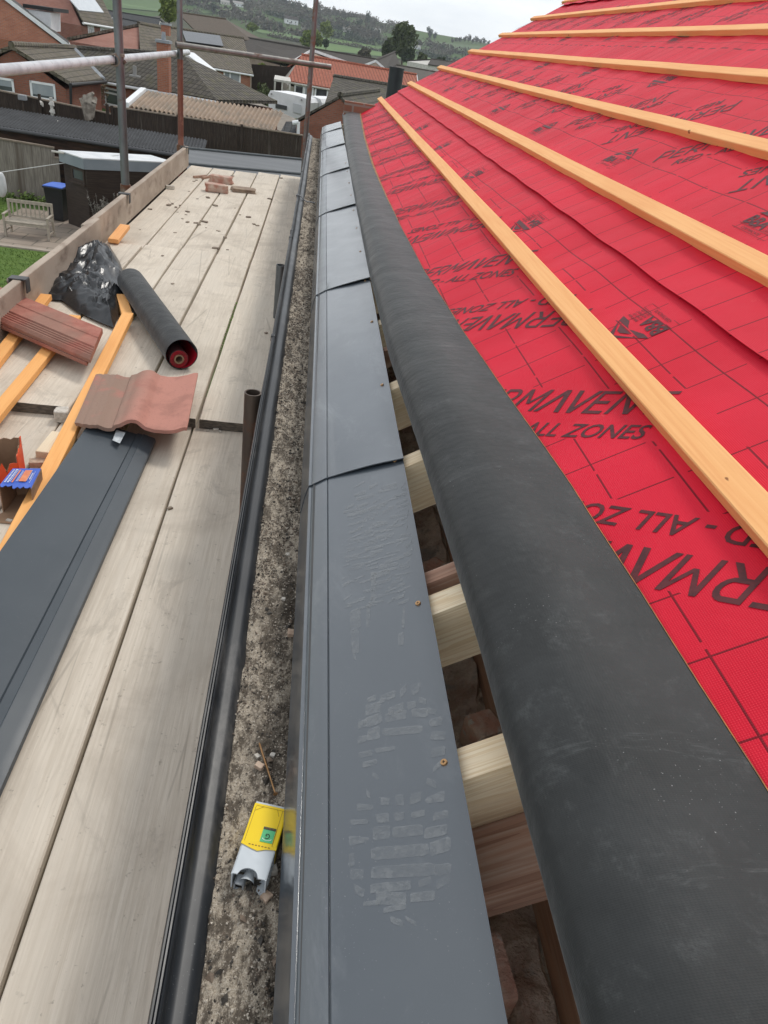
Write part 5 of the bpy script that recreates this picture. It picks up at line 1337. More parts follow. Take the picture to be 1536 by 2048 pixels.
tag(m.build('fence_foot_plants', leafm('border_plants', (.10, .16, .03), (.16, .22, .06)), recalc=False), 'low green weeds growing along the foot of the silver-grey fence', 'weeds', kind='stuff')
# grass tufts on lawn (near part seen)
m = MB()
for i in range(17000):
    x = r5.uniform(-11.5, -7.0); y = r5.uniform(17.5, 26.5)
    if y > 21.1 and x > -9.05: continue
    if y > 21.9 and x > -9.05-(y-21.9)*.108: continue
    h_ = r5.uniform(.02, .05); a_ = r5.uniform(0, 6.3); m.add([(x, y, GZ+.004), (x+.02*math.cos(a_), y+.02*math.sin(a_), GZ+.004), (x+.03*math.cos(a_+1), y+.03*math.sin(a_+1), GZ+h_)], [(0, 1, 2)])
tag(m.build('grass_blades', GRASS, recalc=False), 'short green grass blades on the lawn beside the patio', 'grass', kind='stuff')
# weathered driftwood figure fixed to the dark fence
T = thing('driftwood', 'bleached knobbly driftwood stump standing against the dark fence', 'driftwood', aty(177, 236, 31.3))
m = MB(); b0 = aty(177, 238, 31.2)
for (x0, y0, x1, y1, r0, r1_) in ((176, 238, 170, 205, .10, .13), (180, 240, 178, 206, .10, .16), (186, 234, 184, 205, .10, .12), (170, 206, 164, 196, .12, .06), (176, 208, 176, 190, .17, .16), (186, 206, 191, 196, .12, .06), (176, 195, 170, 190, .12, .05), (178, 192, 186, 188, .12, .05)):
    p_, q_ = aty(x0, y0, 31.15+rnd.uniform(-.1, .1)), aty(x1, y1, 31.15+rnd.uniform(-.1, .1)); m.tube(p_, q_, r0, 9, r1_)
for v in m.v: v += Vector((fn(v.x*4, v.y*4, v.z*4), 0, fn(v.x*5, v.z*5, 3)))*.09
m.build('stump', simple('bleached_wood', (.36, .32, .27), (.20, .17, .14), rough=.9, scale=6, bump=.5, bscale=10, bd=.03), T)
# ornaments on fence
for px, py, w2, h2, lb in ((103, 214, .22, .62, 'small white ornament hanging on the dark fence'), (83, 207, .2, .1, 'pale grey dish fixed to the dark fence beside the white ornament')):
    p = aty(px, py, 31.35); o = thing('fence_ornament', lb, 'ornament', p); m = MB()
    for k in range(5): m.tube((0, .02, -h2/2+h2*k/5), (.03*(k % 2), .02, -h2/2+h2*(k+1)/5), w2*(.25+.25*(k % 2)), 8, w2*.3)
    m.build('ornament_body', OFFW, o, local=True)
p = aty(45, 195, 31.3); o = thing('bird_feeder', 'grey bird feeder head on a thin post in front of the dark fence', 'bird feeder', p)
MB().box((0, 0, 0), (.28, .2, .18), 0, .03).build('feeder_head', simple('feeder_grey', (.25, .26, .27), rough=.6), o, local=True); MB().tube((0, 0, -.09), (-.05, 0, -1.0), .03, 8).build('post', BARK, o, local=True)
MB2 = aty(117, 242, 29.5)
tag(MB().tube(aty(113, 240, 30.0), aty(119, 247, 29.6), .03, 6).build('white_stick', OFFW), 'short pale stick lying on the black corrugated roof', 'stick')

# ================================================================== HOUSES
def mirror(e, rn, rf):
    d = (rf-rn); d.z = 0; d.normalize(); n_ = Vector((-d.y, d.x, 0)); k = (e-rn).dot(n_); return e-n_*(2*k)
def house(label, rn, rf, en, ef, wallm, roofm, base=None, bargem=None, gut_=True, hip=False, oh=.25, th=.16, name='house', gables='nf', ridge=True):
    """rn-rf ridge ends, en-ef eave seen from the camera; the far slope mirrors the near one"""
    base = GZ-1.5 if base is None else base
    e2n, e2f = mirror(en, rn, rf), mirror(ef, rn, rf)
    if hip:                       # far end hipped
        e2f = mirror(ef, rn, rf)
    c_ = (en+ef+e2n+e2f)/4; T = thing(name, label, 'house', (c_.x, c_.y, base))
    zt = lambda p: Vector((p.x, p.y, p.z-th))
    m = MB()
    m.hexa([zt(en), zt(ef), zt(rf), zt(rn), en, ef, rf, rn]); m.hexa([zt(rn), zt(rf), zt(e2f), zt(e2n), rn, rf, e2f, e2n])
    if hip: m.prism([ef, e2f, rf], (0, 0, -th))
    m.build('roof', roofm, T)
    d = (ef-en); d.z = 0; d.normalize(); rd = (rf-rn); rd.z = 0; rd.normalize(); side_ = (en-rn); side_.z = 0; side_ -= rd*side_.dot(rd); side_.normalize()
    def W(p, s, g_): q = p-side_*(oh*s)+rd*(oh*.6*g_); return Vector((q.x, q.y, 0))
    k = 1
    A, B, Cq, Dq = W(en, 1, k), W(ef, 1, -k if not hip else -k), W(e2f, -1, -k), W(e2n, -1, k)
    ze = min(en.z, ef.z)-th-.02
    m = MB(); m.hexa([Vector((p.x, p.y, base)) for p in (A, B, Cq, Dq)]+[Vector((p.x, p.y, ze)) for p in (A, B, Cq, Dq)]); 
    ra_ = Vector((rn.x, rn.y, 0))+rd*oh*.6*k; rb_ = Vector((rf.x, rf.y, 0))-rd*oh*.6*k
    if not hip:
        def up(p, z): return Vector((p.x, p.y, z))
        m.prism([up(A, ze-.01), up(Dq, ze-.01), up(ra_, rn.z-th-.02)], rd*.12); m.prism([up(B, ze-.01), up(Cq, ze-.01), up(rb_, rf.z-th-.02)], -rd*.12)
    m.build('wall', wallm, T)
    if gut_: MB().tube(en+Vector((0, 0, -th*.8)), ef+Vector((0, 0, -th*.8)), .075, 8).build('gutter', gut_ if not isinstance(gut_, bool) else WHITE, T)
    if ridge: MB().tube(rn+Vector((0, 0, .02)), rf+Vector((0, 0, .02)), .13, 8).build('ridge', roofm, T)
    if bargem:
        for r_, a_, b_ in ((rn, en, e2n), (rf, ef, e2f)):
            if (r_ is rn and 'n' not in gables) or (r_ is rf and 'f' not in gables): continue
            s_ = -rd if r_ is rn else rd; m = MB()
            for q in (a_, b_):
                m.hexa([r_+s_*.01+Vector((0, 0, -.22)), q+s_*.01+Vector((0, 0, -.22)), q+s_*.06+Vector((0, 0, -.22)), r_+s_*.06+Vector((0, 0, -.22)), r_+s_*.01+Vector((0, 0, .03)), q+s_*.01+Vector((0, 0, .03)), q+s_*.06+Vector((0, 0, .03)), r_+s_*.06+Vector((0, 0, .03))])
            m.build('bargeboard', bargem, T)
    T['_'] = 0; del T['_']
    return T, A, B, Cq, Dq
def Bx(px0, py0, px1, py1, Y, dep): # box seen between two pixels at a depth
    a_, b_ = aty(px0, py1, Y), aty(px1, py0, Y); return a_, b_
def chimney(parent, x0, y0, x1, y1, Y, mat, dep=.6, pots=1, cap=None):
    a_, b_ = aty(x0, y0, Y), aty(x1, y1, Y); w_ = abs(b_.x-a_.x); c_ = MB().hexa([(min(a_.x, b_.x), Y, b_.z), (max(a_.x, b_.x), Y, b_.z), (max(a_.x, b_.x), Y+dep, b_.z), (min(a_.x, b_.x), Y+dep, b_.z), (min(a_.x, b_.x), Y, a_.z), (max(a_.x, b_.x), Y, a_.z), (max(a_.x, b_.x), Y+dep, a_.z), (min(a_.x, b_.x), Y+dep, a_.z)]).build('chimney', mat, parent)
    cx_ = (a_.x+b_.x)/2
    MB().box((cx_, Y+dep/2, a_.z+.06), (w_+.12, dep+.12, .12)).build('chimney_cap', cap or LEAD, c_)
    for k in range(pots): MB().tube((cx_+(k-(pots-1)/2)*.3, Y+dep/2, a_.z+.12), (cx_+(k-(pots-1)/2)*.3, Y+dep/2, a_.z+.45), .11, 12, .09).build('chimney_pot', cap or LEAD, c_)
    return c_
# -- bungalow with two wings just beyond the dark fence
T, A, B, Cq, Dq = house('brick bungalow wing whose gable with two windows rises over the dark fence', aty(22, 90, 37.5), aty(150, 96, 46), aty(140, 163, 37.5), aty(212, 158, 43.8), BRICKD, ROOFL, gut_=simple('black_gutter', (.03, .03, .03), rough=.5))
g0_, g1_ = A, Dq
planewin(T, A, Dq, 63, 161, 109, 203, WHITE, GLASS, fw=.09, bl=.62)
planewin(T, A, Dq, -14, 152, 26, 188, WHITE, GLASS, fw=.09, bl=.4)
a_, b_ = aty(141, 166, 37.3), aty(142, 215, 37.3); MB().tube(a_, b_, .06, 8).build('downpipe', simple('black_downpipe', (.02, .02, .02), rough=.5), T)
T2, A, B, Cq, Dq = house('dark tiled hipped bungalow with a tall brick chimney on its front', aty(146, 96, 49.5), aty(368, 111, 46), aty(196, 158, 45.5), aty(432, 199, 41.5), BRICKR, ROOFG, hip=True, gut_=WHITE)
chimney(T2, 313, 84, 338, 186, 41.9, BRICKR, .7, 1)
planewin(T2, A, B, 151, 171, 185, 214, WHITE, GLASS, fw=.09, mull=(.6,), bl=.35)
planewin(T2, A, B, 209, 173, 240, 215, WHITE, GLASS, fw=.09, trans=(.3,))
va, vb = aty(146, 99, 45.6), aty(204, 159, 43.3)
d_ = Vector((.16, 0, 0)); MB().hexa([va-d_, vb-d_, vb+d_, va+d_]+[p+Vector((0, 0, .10)) for p in (va-d_, vb-d_, vb+d_, va+d_)]).build('lead_valley', LEAD, T2)
p = aty(270, 152, 44.0); m = MB().box((p.x, p.y, p.z), (.5, .4, .06)).tube((p.x, p.y, p.z), (p.x, p.y, p.z+.45), .09, 10); m.build('roof_vent', simple('vent_grey', (.30, .30, .29), rough=.7), T2)
# climbing plant on the wall
m = MB()
for i in range(12): 
    q = aty(198+rnd.uniform(-8, 10), 186+rnd.uniform(-12, 16), 44.9); leaves(m, q, (.3, .1, .3), 22, .09, r5)
tag(m.build('climbing_plant', leafm('dry_climber', (.22, .16, .10), (.35, .30, .20)), recalc=False), 'dry leafy climber on the bungalow wall between its two windows', 'climber')
# -- tan corrugated outbuilding
zf = aty(255, 212, 36).z
a, b = aty(252, 212, 36), aty(548, 262, 36.4); c, d = aty(567, 224, 39.2), aty(287, 182, 39.2)
T = thing('outbuilding', 'outbuilding with a tan corrugated roof and pale grey side rail', 'outbuilding', ((a.x+b.x)/2, 38, GZ))
corr([a, b, c, d], 33, .05, 0, TROOF, 'roof', T, .03)
mz = Vector((0, 0, -.22)); dn = Vector((0, 0, -.50))
MB().hexa([a+dn+Vector((.1, .05, 0)), b+dn+Vector((-.1, .05, 0)), b+dn+Vector((-.1, .2, 0)), a+dn+Vector((.1, .2, 0)), a+mz+Vector((.1, .05, 0)), b+mz+Vector((-.1, .05, 0)), b+mz+Vector((-.1, .2, 0)), a+mz+Vector((.1, .2, 0))]).build('fascia', simple('grey_rail', (.26, .25, .24), (.2, .19, .18), rough=.6), T)
MB().hexa([Vector((p.x, p.y, GZ)) for p in (a+Vector((.2, .25, 0)), b+Vector((-.25, .25, 0)), c+Vector((-.25, -.1, 0)), d+Vector((.2, -.1, 0)))]+[p for p in (a+Vector((.2, .25, -.1)), b+Vector((-.25, .25, -.1)), c+Vector((-.25, -.1, -.1)), d+Vector((.2, -.1, -.1)))]).build('wall', BRICKB, T)
wb = MB().hexa([a+Vector((-.12, 0, -.05)), a+Vector((.12, 0, -.05)), d+Vector((.12, 0, -.05)), d+Vector((-.12, 0, -.05)), a+Vector((-.12, 0, .14)), a+Vector((.12, 0, .14)), d+Vector((.12, 0, .14)), d+Vector((-.12, 0, .14))]); wb.build('bargeboard', WHITE, T)
# -- flat grey garage roof
P = [aty(560, 248, 39.6), aty(603, 240, 41), aty(500, 200, 50), aty(400, 196, 47)]
P = [atz(560, 262, -4.0), atz(604, 243, -4.0), atz(492, 194, -4.0), atz(440, 200, -4.0)]
T = thing('garage', 'garage with a flat grey gravelled roof behind the tan corrugated roof', 'garage', (sum(p.x for p in P)/4, sum(p.y for p in P)/4, GZ-1))
solidbox(MB(), P, .15).build('roof', simple('gravel_roof', (.22, .19, .16), (.28, .25, .21), rough=.95, scale=2), T)
Q = [p.lerp((P[0]+P[2])/2, .02) for p in P]; MB().hexa([Vector((p.x, p.y, GZ-1)) for p in Q]+[Vector((p.x, p.y, -4.16)) for p in Q]).build('wall', simple('cream_render', (.4, .36, .3), (.33, .3, .25), scale=2), T)
# small dark tiled lean-to with white downpipe
p0 = aty(578, 268, 37); T = thing('lean_to', 'small dark tiled lean-to with a white downpipe beside the scaffold upright', 'lean-to', (p0.x, p0.y, GZ))
MB().hexa([aty(562, 272, 36), aty(597, 272, 36), aty(597, 262, 38), aty(562, 262, 38), aty(562, 262, 36.5), aty(597, 262, 36.5), aty(592, 243, 38.5), aty(572, 243, 38.5)]).build('roof', ROOFS, T)
MB().tube(aty(597, 244, 35.8), aty(596, 275, 35.8), .07, 8).build('downpipe', WHITE, T)
MB().tube(aty(585, 246, 35.8), aty(597, 244, 35.8), .09, 8).build('gutter_end', WHITE, T)
# -- tall brick chalet, upper left
rn = aty(-140, -122, 52); en = aty(140, 91, 52); dd_ = Vector((-1.5, 5, 0))
T, A, B, Cq, Dq = house('tall brick chalet gable with a white bargeboard at the upper left', rn, rn+dd_, en, en+dd_, BRICKR, simple('dark_verge', (.04, .038, .036), rough=.8), bargem=WHITE, gables='n', oh=.2)
a_, b_ = aty(12, 70, 51.85), aty(26, 80, 51.85); MB().hexa([(a_.x, 51.8, b_.z), (b_.x, 51.8, b_.z), (b_.x, 52.1, b_.z), (a_.x, 52.1, b_.z), (a_.x, 51.8, a_.z), (b_.x, 51.8, a_.z), (b_.x, 52.1, a_.z), (a_.x, 52.1, a_.z)]).build('flue_terminal', OFFW, T)
# dormer of the chalet
Yd = 55.5; P = [aty(54, 20, Yd), aty(103, 23, Yd), aty(103, 62, Yd), aty(54, 20, Yd)]
a_, b_, c_ = aty(52, 18, Yd), aty(101, 25, Yd), aty(102, 64, Yd)
MB().prism([a_, b_, c_], (-.3, 3, 0)).build('dormer_cheek', WHITE, T)
MB().hexa([aty(46, 15, Yd-.1), aty(107, 24, Yd-.1), aty(107, 24, Yd-.1)+Vector((0, 3.2, 0)), aty(46, 15, Yd-.1)+Vector((0, 3.2, 0))]+[p+Vector((0, 0, .2)) for p in (aty(46, 15, Yd-.1), aty(107, 24, Yd-.1), aty(107, 24, Yd-.1)+Vector((0, 3.2, 0)), aty(46, 15, Yd-.1)+Vector((0, 3.2, 0)))]).build('dormer_roof', simple('dormer_felt', (.03, .03, .03), rough=.8), T)
# -- brick house with pale solar panel and two white windows
en, ef = aty(166, 42, 62), aty(232, 53, 67); rn, rf = aty(112, -62, 66.5), aty(182, -48, 71.5)
T, A, B, Cq, Dq = house('brick two-storey house with a pale roof panel and two white windows', rn, rf, en, ef, BRICKP, ROOFL, gut_=WHITE, oh=.25, gables='')
for px in ((175, 51, 189, 81), (200, 54, 221, 83)): planewin(T, A, B, *px, WHITE, BLIND, fw=.13, mull=(.33, .66))
def roofpanel(T, en, ef, rn, q, mat, name='solar_panel', off=.09, th=.06):
    n_ = (ef-en).cross(rn-en).normalized(); n_ = n_ if n_.z > 0 else -n_; o0 = en+n_*off; P = []
    for x, y in q: r = ray(x, y); P.append(r*(o0.dot(n_)/r.dot(n_)))
    return MB().hexa([p-n_*th for p in P]+P).build(name, mat, T)
roofpanel(T, en, ef, rn, ((158, 20), (208, 25), (186, -6), (136, -6)), simple('pale_reflecting_panel', (.55, .58, .60), (.48, .52, .55), rough=.15, spec=.8), 'roof_panel')
a_, b_ = aty(228, 58, 66.2), aty(229, 92, 66.2); MB().tube(a_, b_, .09, 8).build('downpipe', WHITE, T)
# lean-to roof slab at its foot
T = thing('lean_to', 'low pinkish lean-to roof at the foot of the brick house with white windows', 'lean-to', aty(185, 92, 58))
q = [aty(150, 92, 57), aty(205, 99, 57), aty(226, 92, 60), aty(146, 83, 61)]; MB().hexa([p-Vector((0, 0, .6)) for p in q]+q).build('roof', simple('pink_felt_roof', (.33, .25, .21), (.28, .22, .19), scale=2), T)
# -- house with black solar panels
rn, rf = aty(300, 50, 78), aty(487, 77, 83.5); en, ef = aty(318, 116, 70), aty(507, 148, 73)
T, A, B, Cq, Dq = house('brick house with black solar panels on a grey-brown tiled roof', rn, rf, en, ef, BRICKR, ROOFL, gut_=WHITE)
roofpanel(T, en, ef, rn, ((364, 61), (440, 71), (447, 92), (372, 82)), simple('black_solar_panel', (.022, .026, .032), (.03, .034, .042), rough=.2, spec=.7, scale=.5))
planewin(T, A, B, 447, 138, 481, 167, WHITE, BLIND, fw=.13, mull=(.38,))
w1_ = MB(); pa, pb_ = aty(380, 104, 60), aty(427, 140, 56); d_ = Vector((.45, 0, 0))
T = thing('lean_to', 'small white-edged lean-to roof between hip roof and solar panel house', 'lean-to', aty(404, 140, 58))
MB().hexa([p-Vector((0, 0, .2)) for p in (pa-d_*1.2, pb_-d_, pb_+d_*.4, pa+d_*.6)]+[pa-d_*1.2, pb_-d_, pb_+d_*.4, pa+d_*.6]).build('roof_edge', WHITE, T)
# -- left neighbour: grey tile gables
rn, rf = aty(277, 47, 62), aty(322, 56, 66); en, ef = aty(280, 100, 56), aty(330, 102, 59.5)
T, A, B, Cq, Dq = house('small grey tiled roof with pale verge just left of the brick chimney stack', rn, rf, en, ef, BRICKP, ROOFL, oh=.2, gut_=False)
chimney(T, 322, 49, 338, 72, 60, BRICKR, .7, 0)
rn, rf = aty(236, 73, 84), aty(275, 56, 78); en, ef = aty(228, 96, 78), aty(270, 96, 70)
house('dark slate roof with a brick gable edge behind the leftmost upright', aty(205, 47, 88), aty(272, 58, 84), aty(200, 88, 78), aty(262, 96, 74), BRICKP, ROOFS, gut_=False)
# far slate roofs upper left
house('long slate roof with white gables below the green field at upper left', aty(196, 18, 150), aty(320, 38, 150), aty(190, 36, 142), aty(316, 60, 142), OFFW, ROOFS, gut_=False)
house('low slate roof behind the small grey tiled roof', aty(225, 34, 120), aty(300, 49, 118), aty(222, 50, 112), aty(300, 62, 112), OFFW, ROOFS, gut_=False, bargem=WHITE)
# -- long brown roof with brick gable
T, *_ = house('large brick gabled house with a long dark brown hipped roof', aty(355, 25, 118), aty(452, 39, 118), aty(392, 62, 108), aty(506, 82, 108), BRICKB, simple('brown_plain_tiles', (.115, .088, .065), (.085, .068, .052), rough=.9, scale=4), hip=True, gut_=False)
# -- dark roof with white gable to its right
DBR = simple('very_dark_roof', (.060, .050, .042), (.045, .038, .032), rough=.9, scale=3)
rn, rf = aty(484, 74, 112), aty(623, 98, 92); en, ef = aty(470, 104, 100), aty(588, 119, 84)
T, *_ = house('low house with very dark brown roof and white bargeboard, left of the orange roof', rn, rf, en, ef, simple('buff_brick', (.33, .25, .19), (.27, .2, .15), scale=3), DBR, bargem=WHITE, gables='f', gut_=OFFW)
# -- orange tiled bungalow
rn, rf = aty(603, 110, 81), aty(833, 150, 82); en, ef = aty(573, 160, 74), aty(842, 207, 75)
T, A, B, Cq, Dq = house('orange-red tiled bungalow with dark openings and white posts', rn, rf, en, ef, simple('cream_wall', (.45, .41, .35), (.4, .36, .3), scale=2), ROOFO, bargem=WHITE, gables='f', gut_=OFFW, th=.2)
for q in ((589, 167, 607, 200), (630, 173, 654, 212), (608, 170, 626, 196)): planewin(T, A, B, *q, WHITE, GLASS if q[0] != 608 else BLIND, fw=.14, out=.1)
chimney(T, 500, 500, 501, 501, 200, BRICKR) if False else None
# -- dark roofs behind it
house('very dark long roof behind the orange tiled bungalow', aty(622, 97, 122), aty(752, 119, 124), aty(618, 118, 114), aty(760, 146, 115), OFFW, DBR, gut_=False)
house('buff gable with white bargeboards peeping over the orange roof', aty(752, 120, 96), aty(790, 104, 120), aty(771, 137, 95), aty(800, 128, 118), simple('buff_wall', (.36, .28, .21), (.30, .23, .18), scale=3), DBR, bargem=WHITE, gables='n', gut_=False, oh=.15)
house('grey-brown roof running right behind the orange tiled bungalow', aty(778, 128, 112), aty(930, 155, 108), aty(766, 150, 102), aty(930, 186, 98), OFFW, simple('grey_brown_roof', (.10, .085, .07), (.08, .07, .058), rough=.9, scale=3), gut_=False)
house('far small house with white gable right of the flue', aty(862, 118, 175), aty(905, 124, 178), aty(856, 128, 170), aty(905, 136, 172), OFFW, DBR, gut_=False)
house('low dark terrace roof right of the big conifer', aty(842, 122, 210), aty(935, 138, 204), aty(838, 132, 204), aty(938, 150, 196), OFFW, simple('brown_far_roof', (.13, .11, .09), (.10, .085, .07), rough=.9, scale=2), gut_=False)
# -- mossy grey roof and brick gable below the flue
T, *_ = house('long mossy grey tiled roof in front of the orange tiled bungalow', aty(668, 153, 56), aty(850, 182, 52), aty(650, 205, 49.5), aty(850, 245, 45), BRICKB, ROOFG, gut_=False)
rn = aty(680, 191, 36); rf = aty(757, 176, 45.5); en = aty(712, 236, 33.8); 
rf.z = rn.z; dd_ = (rf-rn).normalized(); el = rn-Vector((dd_.y, -dd_.x, 0))*1.95; el.z = aty(596, 242, el.y).z
en = rn+Vector((dd_.y, -dd_.x, 0))*1.95; en.z = el.z; ef = en+(rf-rn)
T, A, B, Cq, Dq = house('brown brick gable with mossy tiled roof just beyond the new eaves trays', rn, rf, en, ef, BRICKD, ROOFG, bargem=None, gut_=False, oh=.1, th=.1)
# flue
f0 = aty(785, 203, 15.5); f1 = aty(785, 137, 15.5)
T = thing('flue_pipe', 'tall matt black flue pipe standing against the orange roof', 'flue', (f0.x, 15.5, GZ))
MB().tube((f0.x, 15.5, GZ), (f0.x, 15.5, f1.z), .135, 24).build('pipe', simple('matt_black_flue', (.016, .02, .024), (.024, .028, .032), rough=.45), T, smooth=True)
MB().tube((f0.x, 15.5, f1.z), (f0.x, 15.5, f1.z+.03), .145, 24, inner=.1).build('collar', simple('flue_collar', (.02, .024, .028), rough=.4), T)
# ---- motorhome
V0 = aty(538, 225, 56); V1 = aty(612, 240, 54)
T = thing('motorhome', 'white motorhome with a small dark side window parked behind the garage', 'motorhome', ((V0.x+V1.x)/2, 55, GZ-1.2))
def plb(px, py, Y): return aty(px, py, Y)
prof = [(538, 228), (536, 190), (541, 181), (560, 184), (600, 193), (612, 197), (618, 206), (615, 240)]
m = MB().prism([plb(x, y, 55) for x, y in prof]+[], (1.0, 2.3, 0)); 
bm = bmesh.new(); me = bpy.data.meshes.new('x')
m.build('body', WHITE, T)
prof = [(598, 240), (600, 200), (606, 192), (628, 193), (640, 198), (644, 206), (646, 240)]
MB().prism([plb(x, y, 56.5) for x, y in prof], (.8, 2.3, 0)).build('cab_pod', WHITE, T)
a_, b_ = plb(551, 207, 54.95), plb(574, 219, 54.95)
MB().prism([plb(551, 207, 54.97), plb(574, 212, 54.97), plb(574, 220, 54.97), plb(551, 216, 54.97)], (0, -.04, 0)).build('side_window', GLASS, T)
MB().prism([plb(586, 206, 54.97), plb(602, 210, 54.97), plb(602, 228, 54.97), plb(586, 224, 54.97)], (0, -.04, 0)).build('hatch', simple('pale_hatch', (.62, .64, .66), rough=.5), T)
for x_ in (543, 603): MB().tube(plb(x_, 188 if x_ < 560 else 200, 54.98), plb(x_, 188 if x_ < 560 else 200, 54.9), .06, 8).build('marker_light', simple('marker', (.3, .3, .3)), T)
for x_, y_ in ((552, 262), (604, 272)): c_ = plb(x_, y_, 55); w_ = MB().tube((c_.x, 54.9, GZ-.85), (c_.x, 55.2, GZ-.85), .36, 20).build('wheel', BINB, T)
# carport beside it
T = thing('carport', 'small open carport with pale flat roof left of the orange roof', 'carport', aty(560, 190, 70))
q = [aty(548, 158, 70), aty(582, 163, 70), aty(580, 155, 74), aty(550, 150, 74)]; MB().hexa([p-Vector((0, 0, .15)) for p in q]+q).build('roof', OFFW, T)
for x_ in (550, 565, 580): p = aty(x_, 162, 70); MB().box((p.x, 70.1, p.z-1.2), (.14, .14, 2.3)).build('post', OFFW, T)
# dark garden hedge/fence behind
tag(MB().hexa([aty(503, 215, 84), aty(600, 225, 84), aty(600, 225, 85), aty(503, 215, 85), aty(503, 128, 84), aty(600, 136, 84), aty(600, 136, 85), aty(503, 128, 85)]).build('hedge_screen', DFENCE), 'dark stained boarding behind the carport and rounded bush', 'fence')

# ================================================================== TREES
def crown(c, r, n, s, q, clumps=9):
    m = MB(); cl_ = []
    for i in range(clumps):
        while True:
            v = Vector((q.uniform(-1, 1), q.uniform(-1, 1), q.uniform(-1, 1)))
            if v.length < 1: break
        cl_.append((Vector((v.x*r[0]*.68, v.y*r[1]*.68, v.z*r[2]*.68)), q.uniform(.35, .55)))
    for cc_, k in cl_: leaves(m, Vector(c)+cc_, (r[0]*k, r[1]*k, r[2]*k), n//clumps, s, q)
    return m
def tree(name, label, cat, p, h, r, leafmat, n=900, s=.3, group=None, trunk=True, seed=1, clumps=12, low=.25):
    q = random.Random(seed); T = thing(name, label, cat, p, group=group)
    zc = h*(low+(1-low)/2); rz = h*(1-low)/2
    crown((0, 0, zc), (r, r, rz), n, s, q, clumps).build('crown', leafmat, T, local=True, recalc=False)
    if trunk:
        m = MB().tube((0, 0, -.5), (0, 0, zc), r*.07+.04, 8, r*.03+.02)
        for i in range(5): a_ = q.uniform(0, 6.3); m.tube((0, 0, zc*.6), (math.cos(a_)*r*.6, math.sin(a_)*r*.6, zc+rz*q.uniform(-.1, .6)), r*.03+.02, 6, .02)
        m.build('trunk', BARK, T, local=True)
    return T
def treepix(px, pyb, pyt, halfw, Y, *a, **k):
    b_, t_ = aty(px, pyb, Y), aty(px, pyt, Y); e_ = aty(px+halfw, pyb, Y); h = t_.z-b_.z
    return dict(p=b_, h=h, r=abs(e_.x-b_.x))
def T_(name, label, cat, px, pyb, pyt, hw, Y, leafmat, **k):
    d = treepix(px, pyb, pyt, hw, Y); return tree(name, label, cat, d['p'], d['h'], d['r'], leafmat, **k)
T_('tree', 'tall bright yellow-green tree behind the second scaffold upright', 'tree', 338, 50, -22, 27, 160, LF1, n=2600, s=.42, seed=2, clumps=16, low=.1)
T_('bush', 'clipped rounded bush, green on top, left of the white motorhome', 'bush', 520, 232, 165, 26, 68, LF3, n=3000, s=.14, seed=3, low=0, trunk=False, clumps=22)
T_('bush', 'small bright green shrub above the solar panel house corner', 'bush', 524, 146, 126, 14, 90, LF1, n=700, s=.14, seed=4, low=0, trunk=False)
T_('bush', 'dark bush behind the pale carport', 'bush', 568, 152, 128, 13, 88, LF2, n=800, s=.2, seed=5, low=0, trunk=False)
T_('tree', 'round light-green tree left of the third scaffold upright, larger one', 'tree', 622, 98, 56, 24, 330, LF1, n=1800, s=.7, seed=6, clumps=14, low=.05)
T_('tree', 'round light-green tree higher on the slope behind the third upright', 'tree', 652, 78, 40, 15, 480, LF1, n=900, s=.8, seed=7, low=.05)
T_('tree', 'small light-green round tree left of the pale cottage', 'tree', 505, 62, 44, 12, 460, LF1, n=700, s=.7, seed=8, low=.05)
T_('tree', 'small dark tree beside the larger round light-green tree', 'tree', 652, 96, 75, 8, 300, LF2, n=500, s=.5, seed=9, low=.05)
T_('tree', 'big dark olive tree on the skyline, left part of the central clump', 'tree', 776, 124, 66, 20, 240, LF3, n=2200, s=.48, seed=10, clumps=14, low=.05)
T_('tree', 'tallest dark olive tree on the skyline, centre of the clump', 'tree', 803, 130, 42, 25, 236, LF3, n=4200, s=.46, seed=11, clumps=22, low=.1)
T_('tree', 'dark evergreen tree at the foot of the central clump', 'tree', 815, 132, 88, 14, 225, LF2, n=1800, s=.42, seed=12, low=.0)
T_('tree', 'bushy green tree just right of the central clump', 'tree', 843, 132, 100, 12, 225, LF3, n=900, s=.4, seed=13, low=.0)
T_('tree', 'dark round tree at the verge, above the red roof edge', 'tree', 884, 138, 112, 14, 220, LF2, n=900, s=.42, seed=14, low=.05)
T_('tree', 'reddish brown bush on far slope right of the round light-green tree', 'tree', 727, 116, 96, 18, 260, LF4, n=800, s=.5, seed=15, low=0)
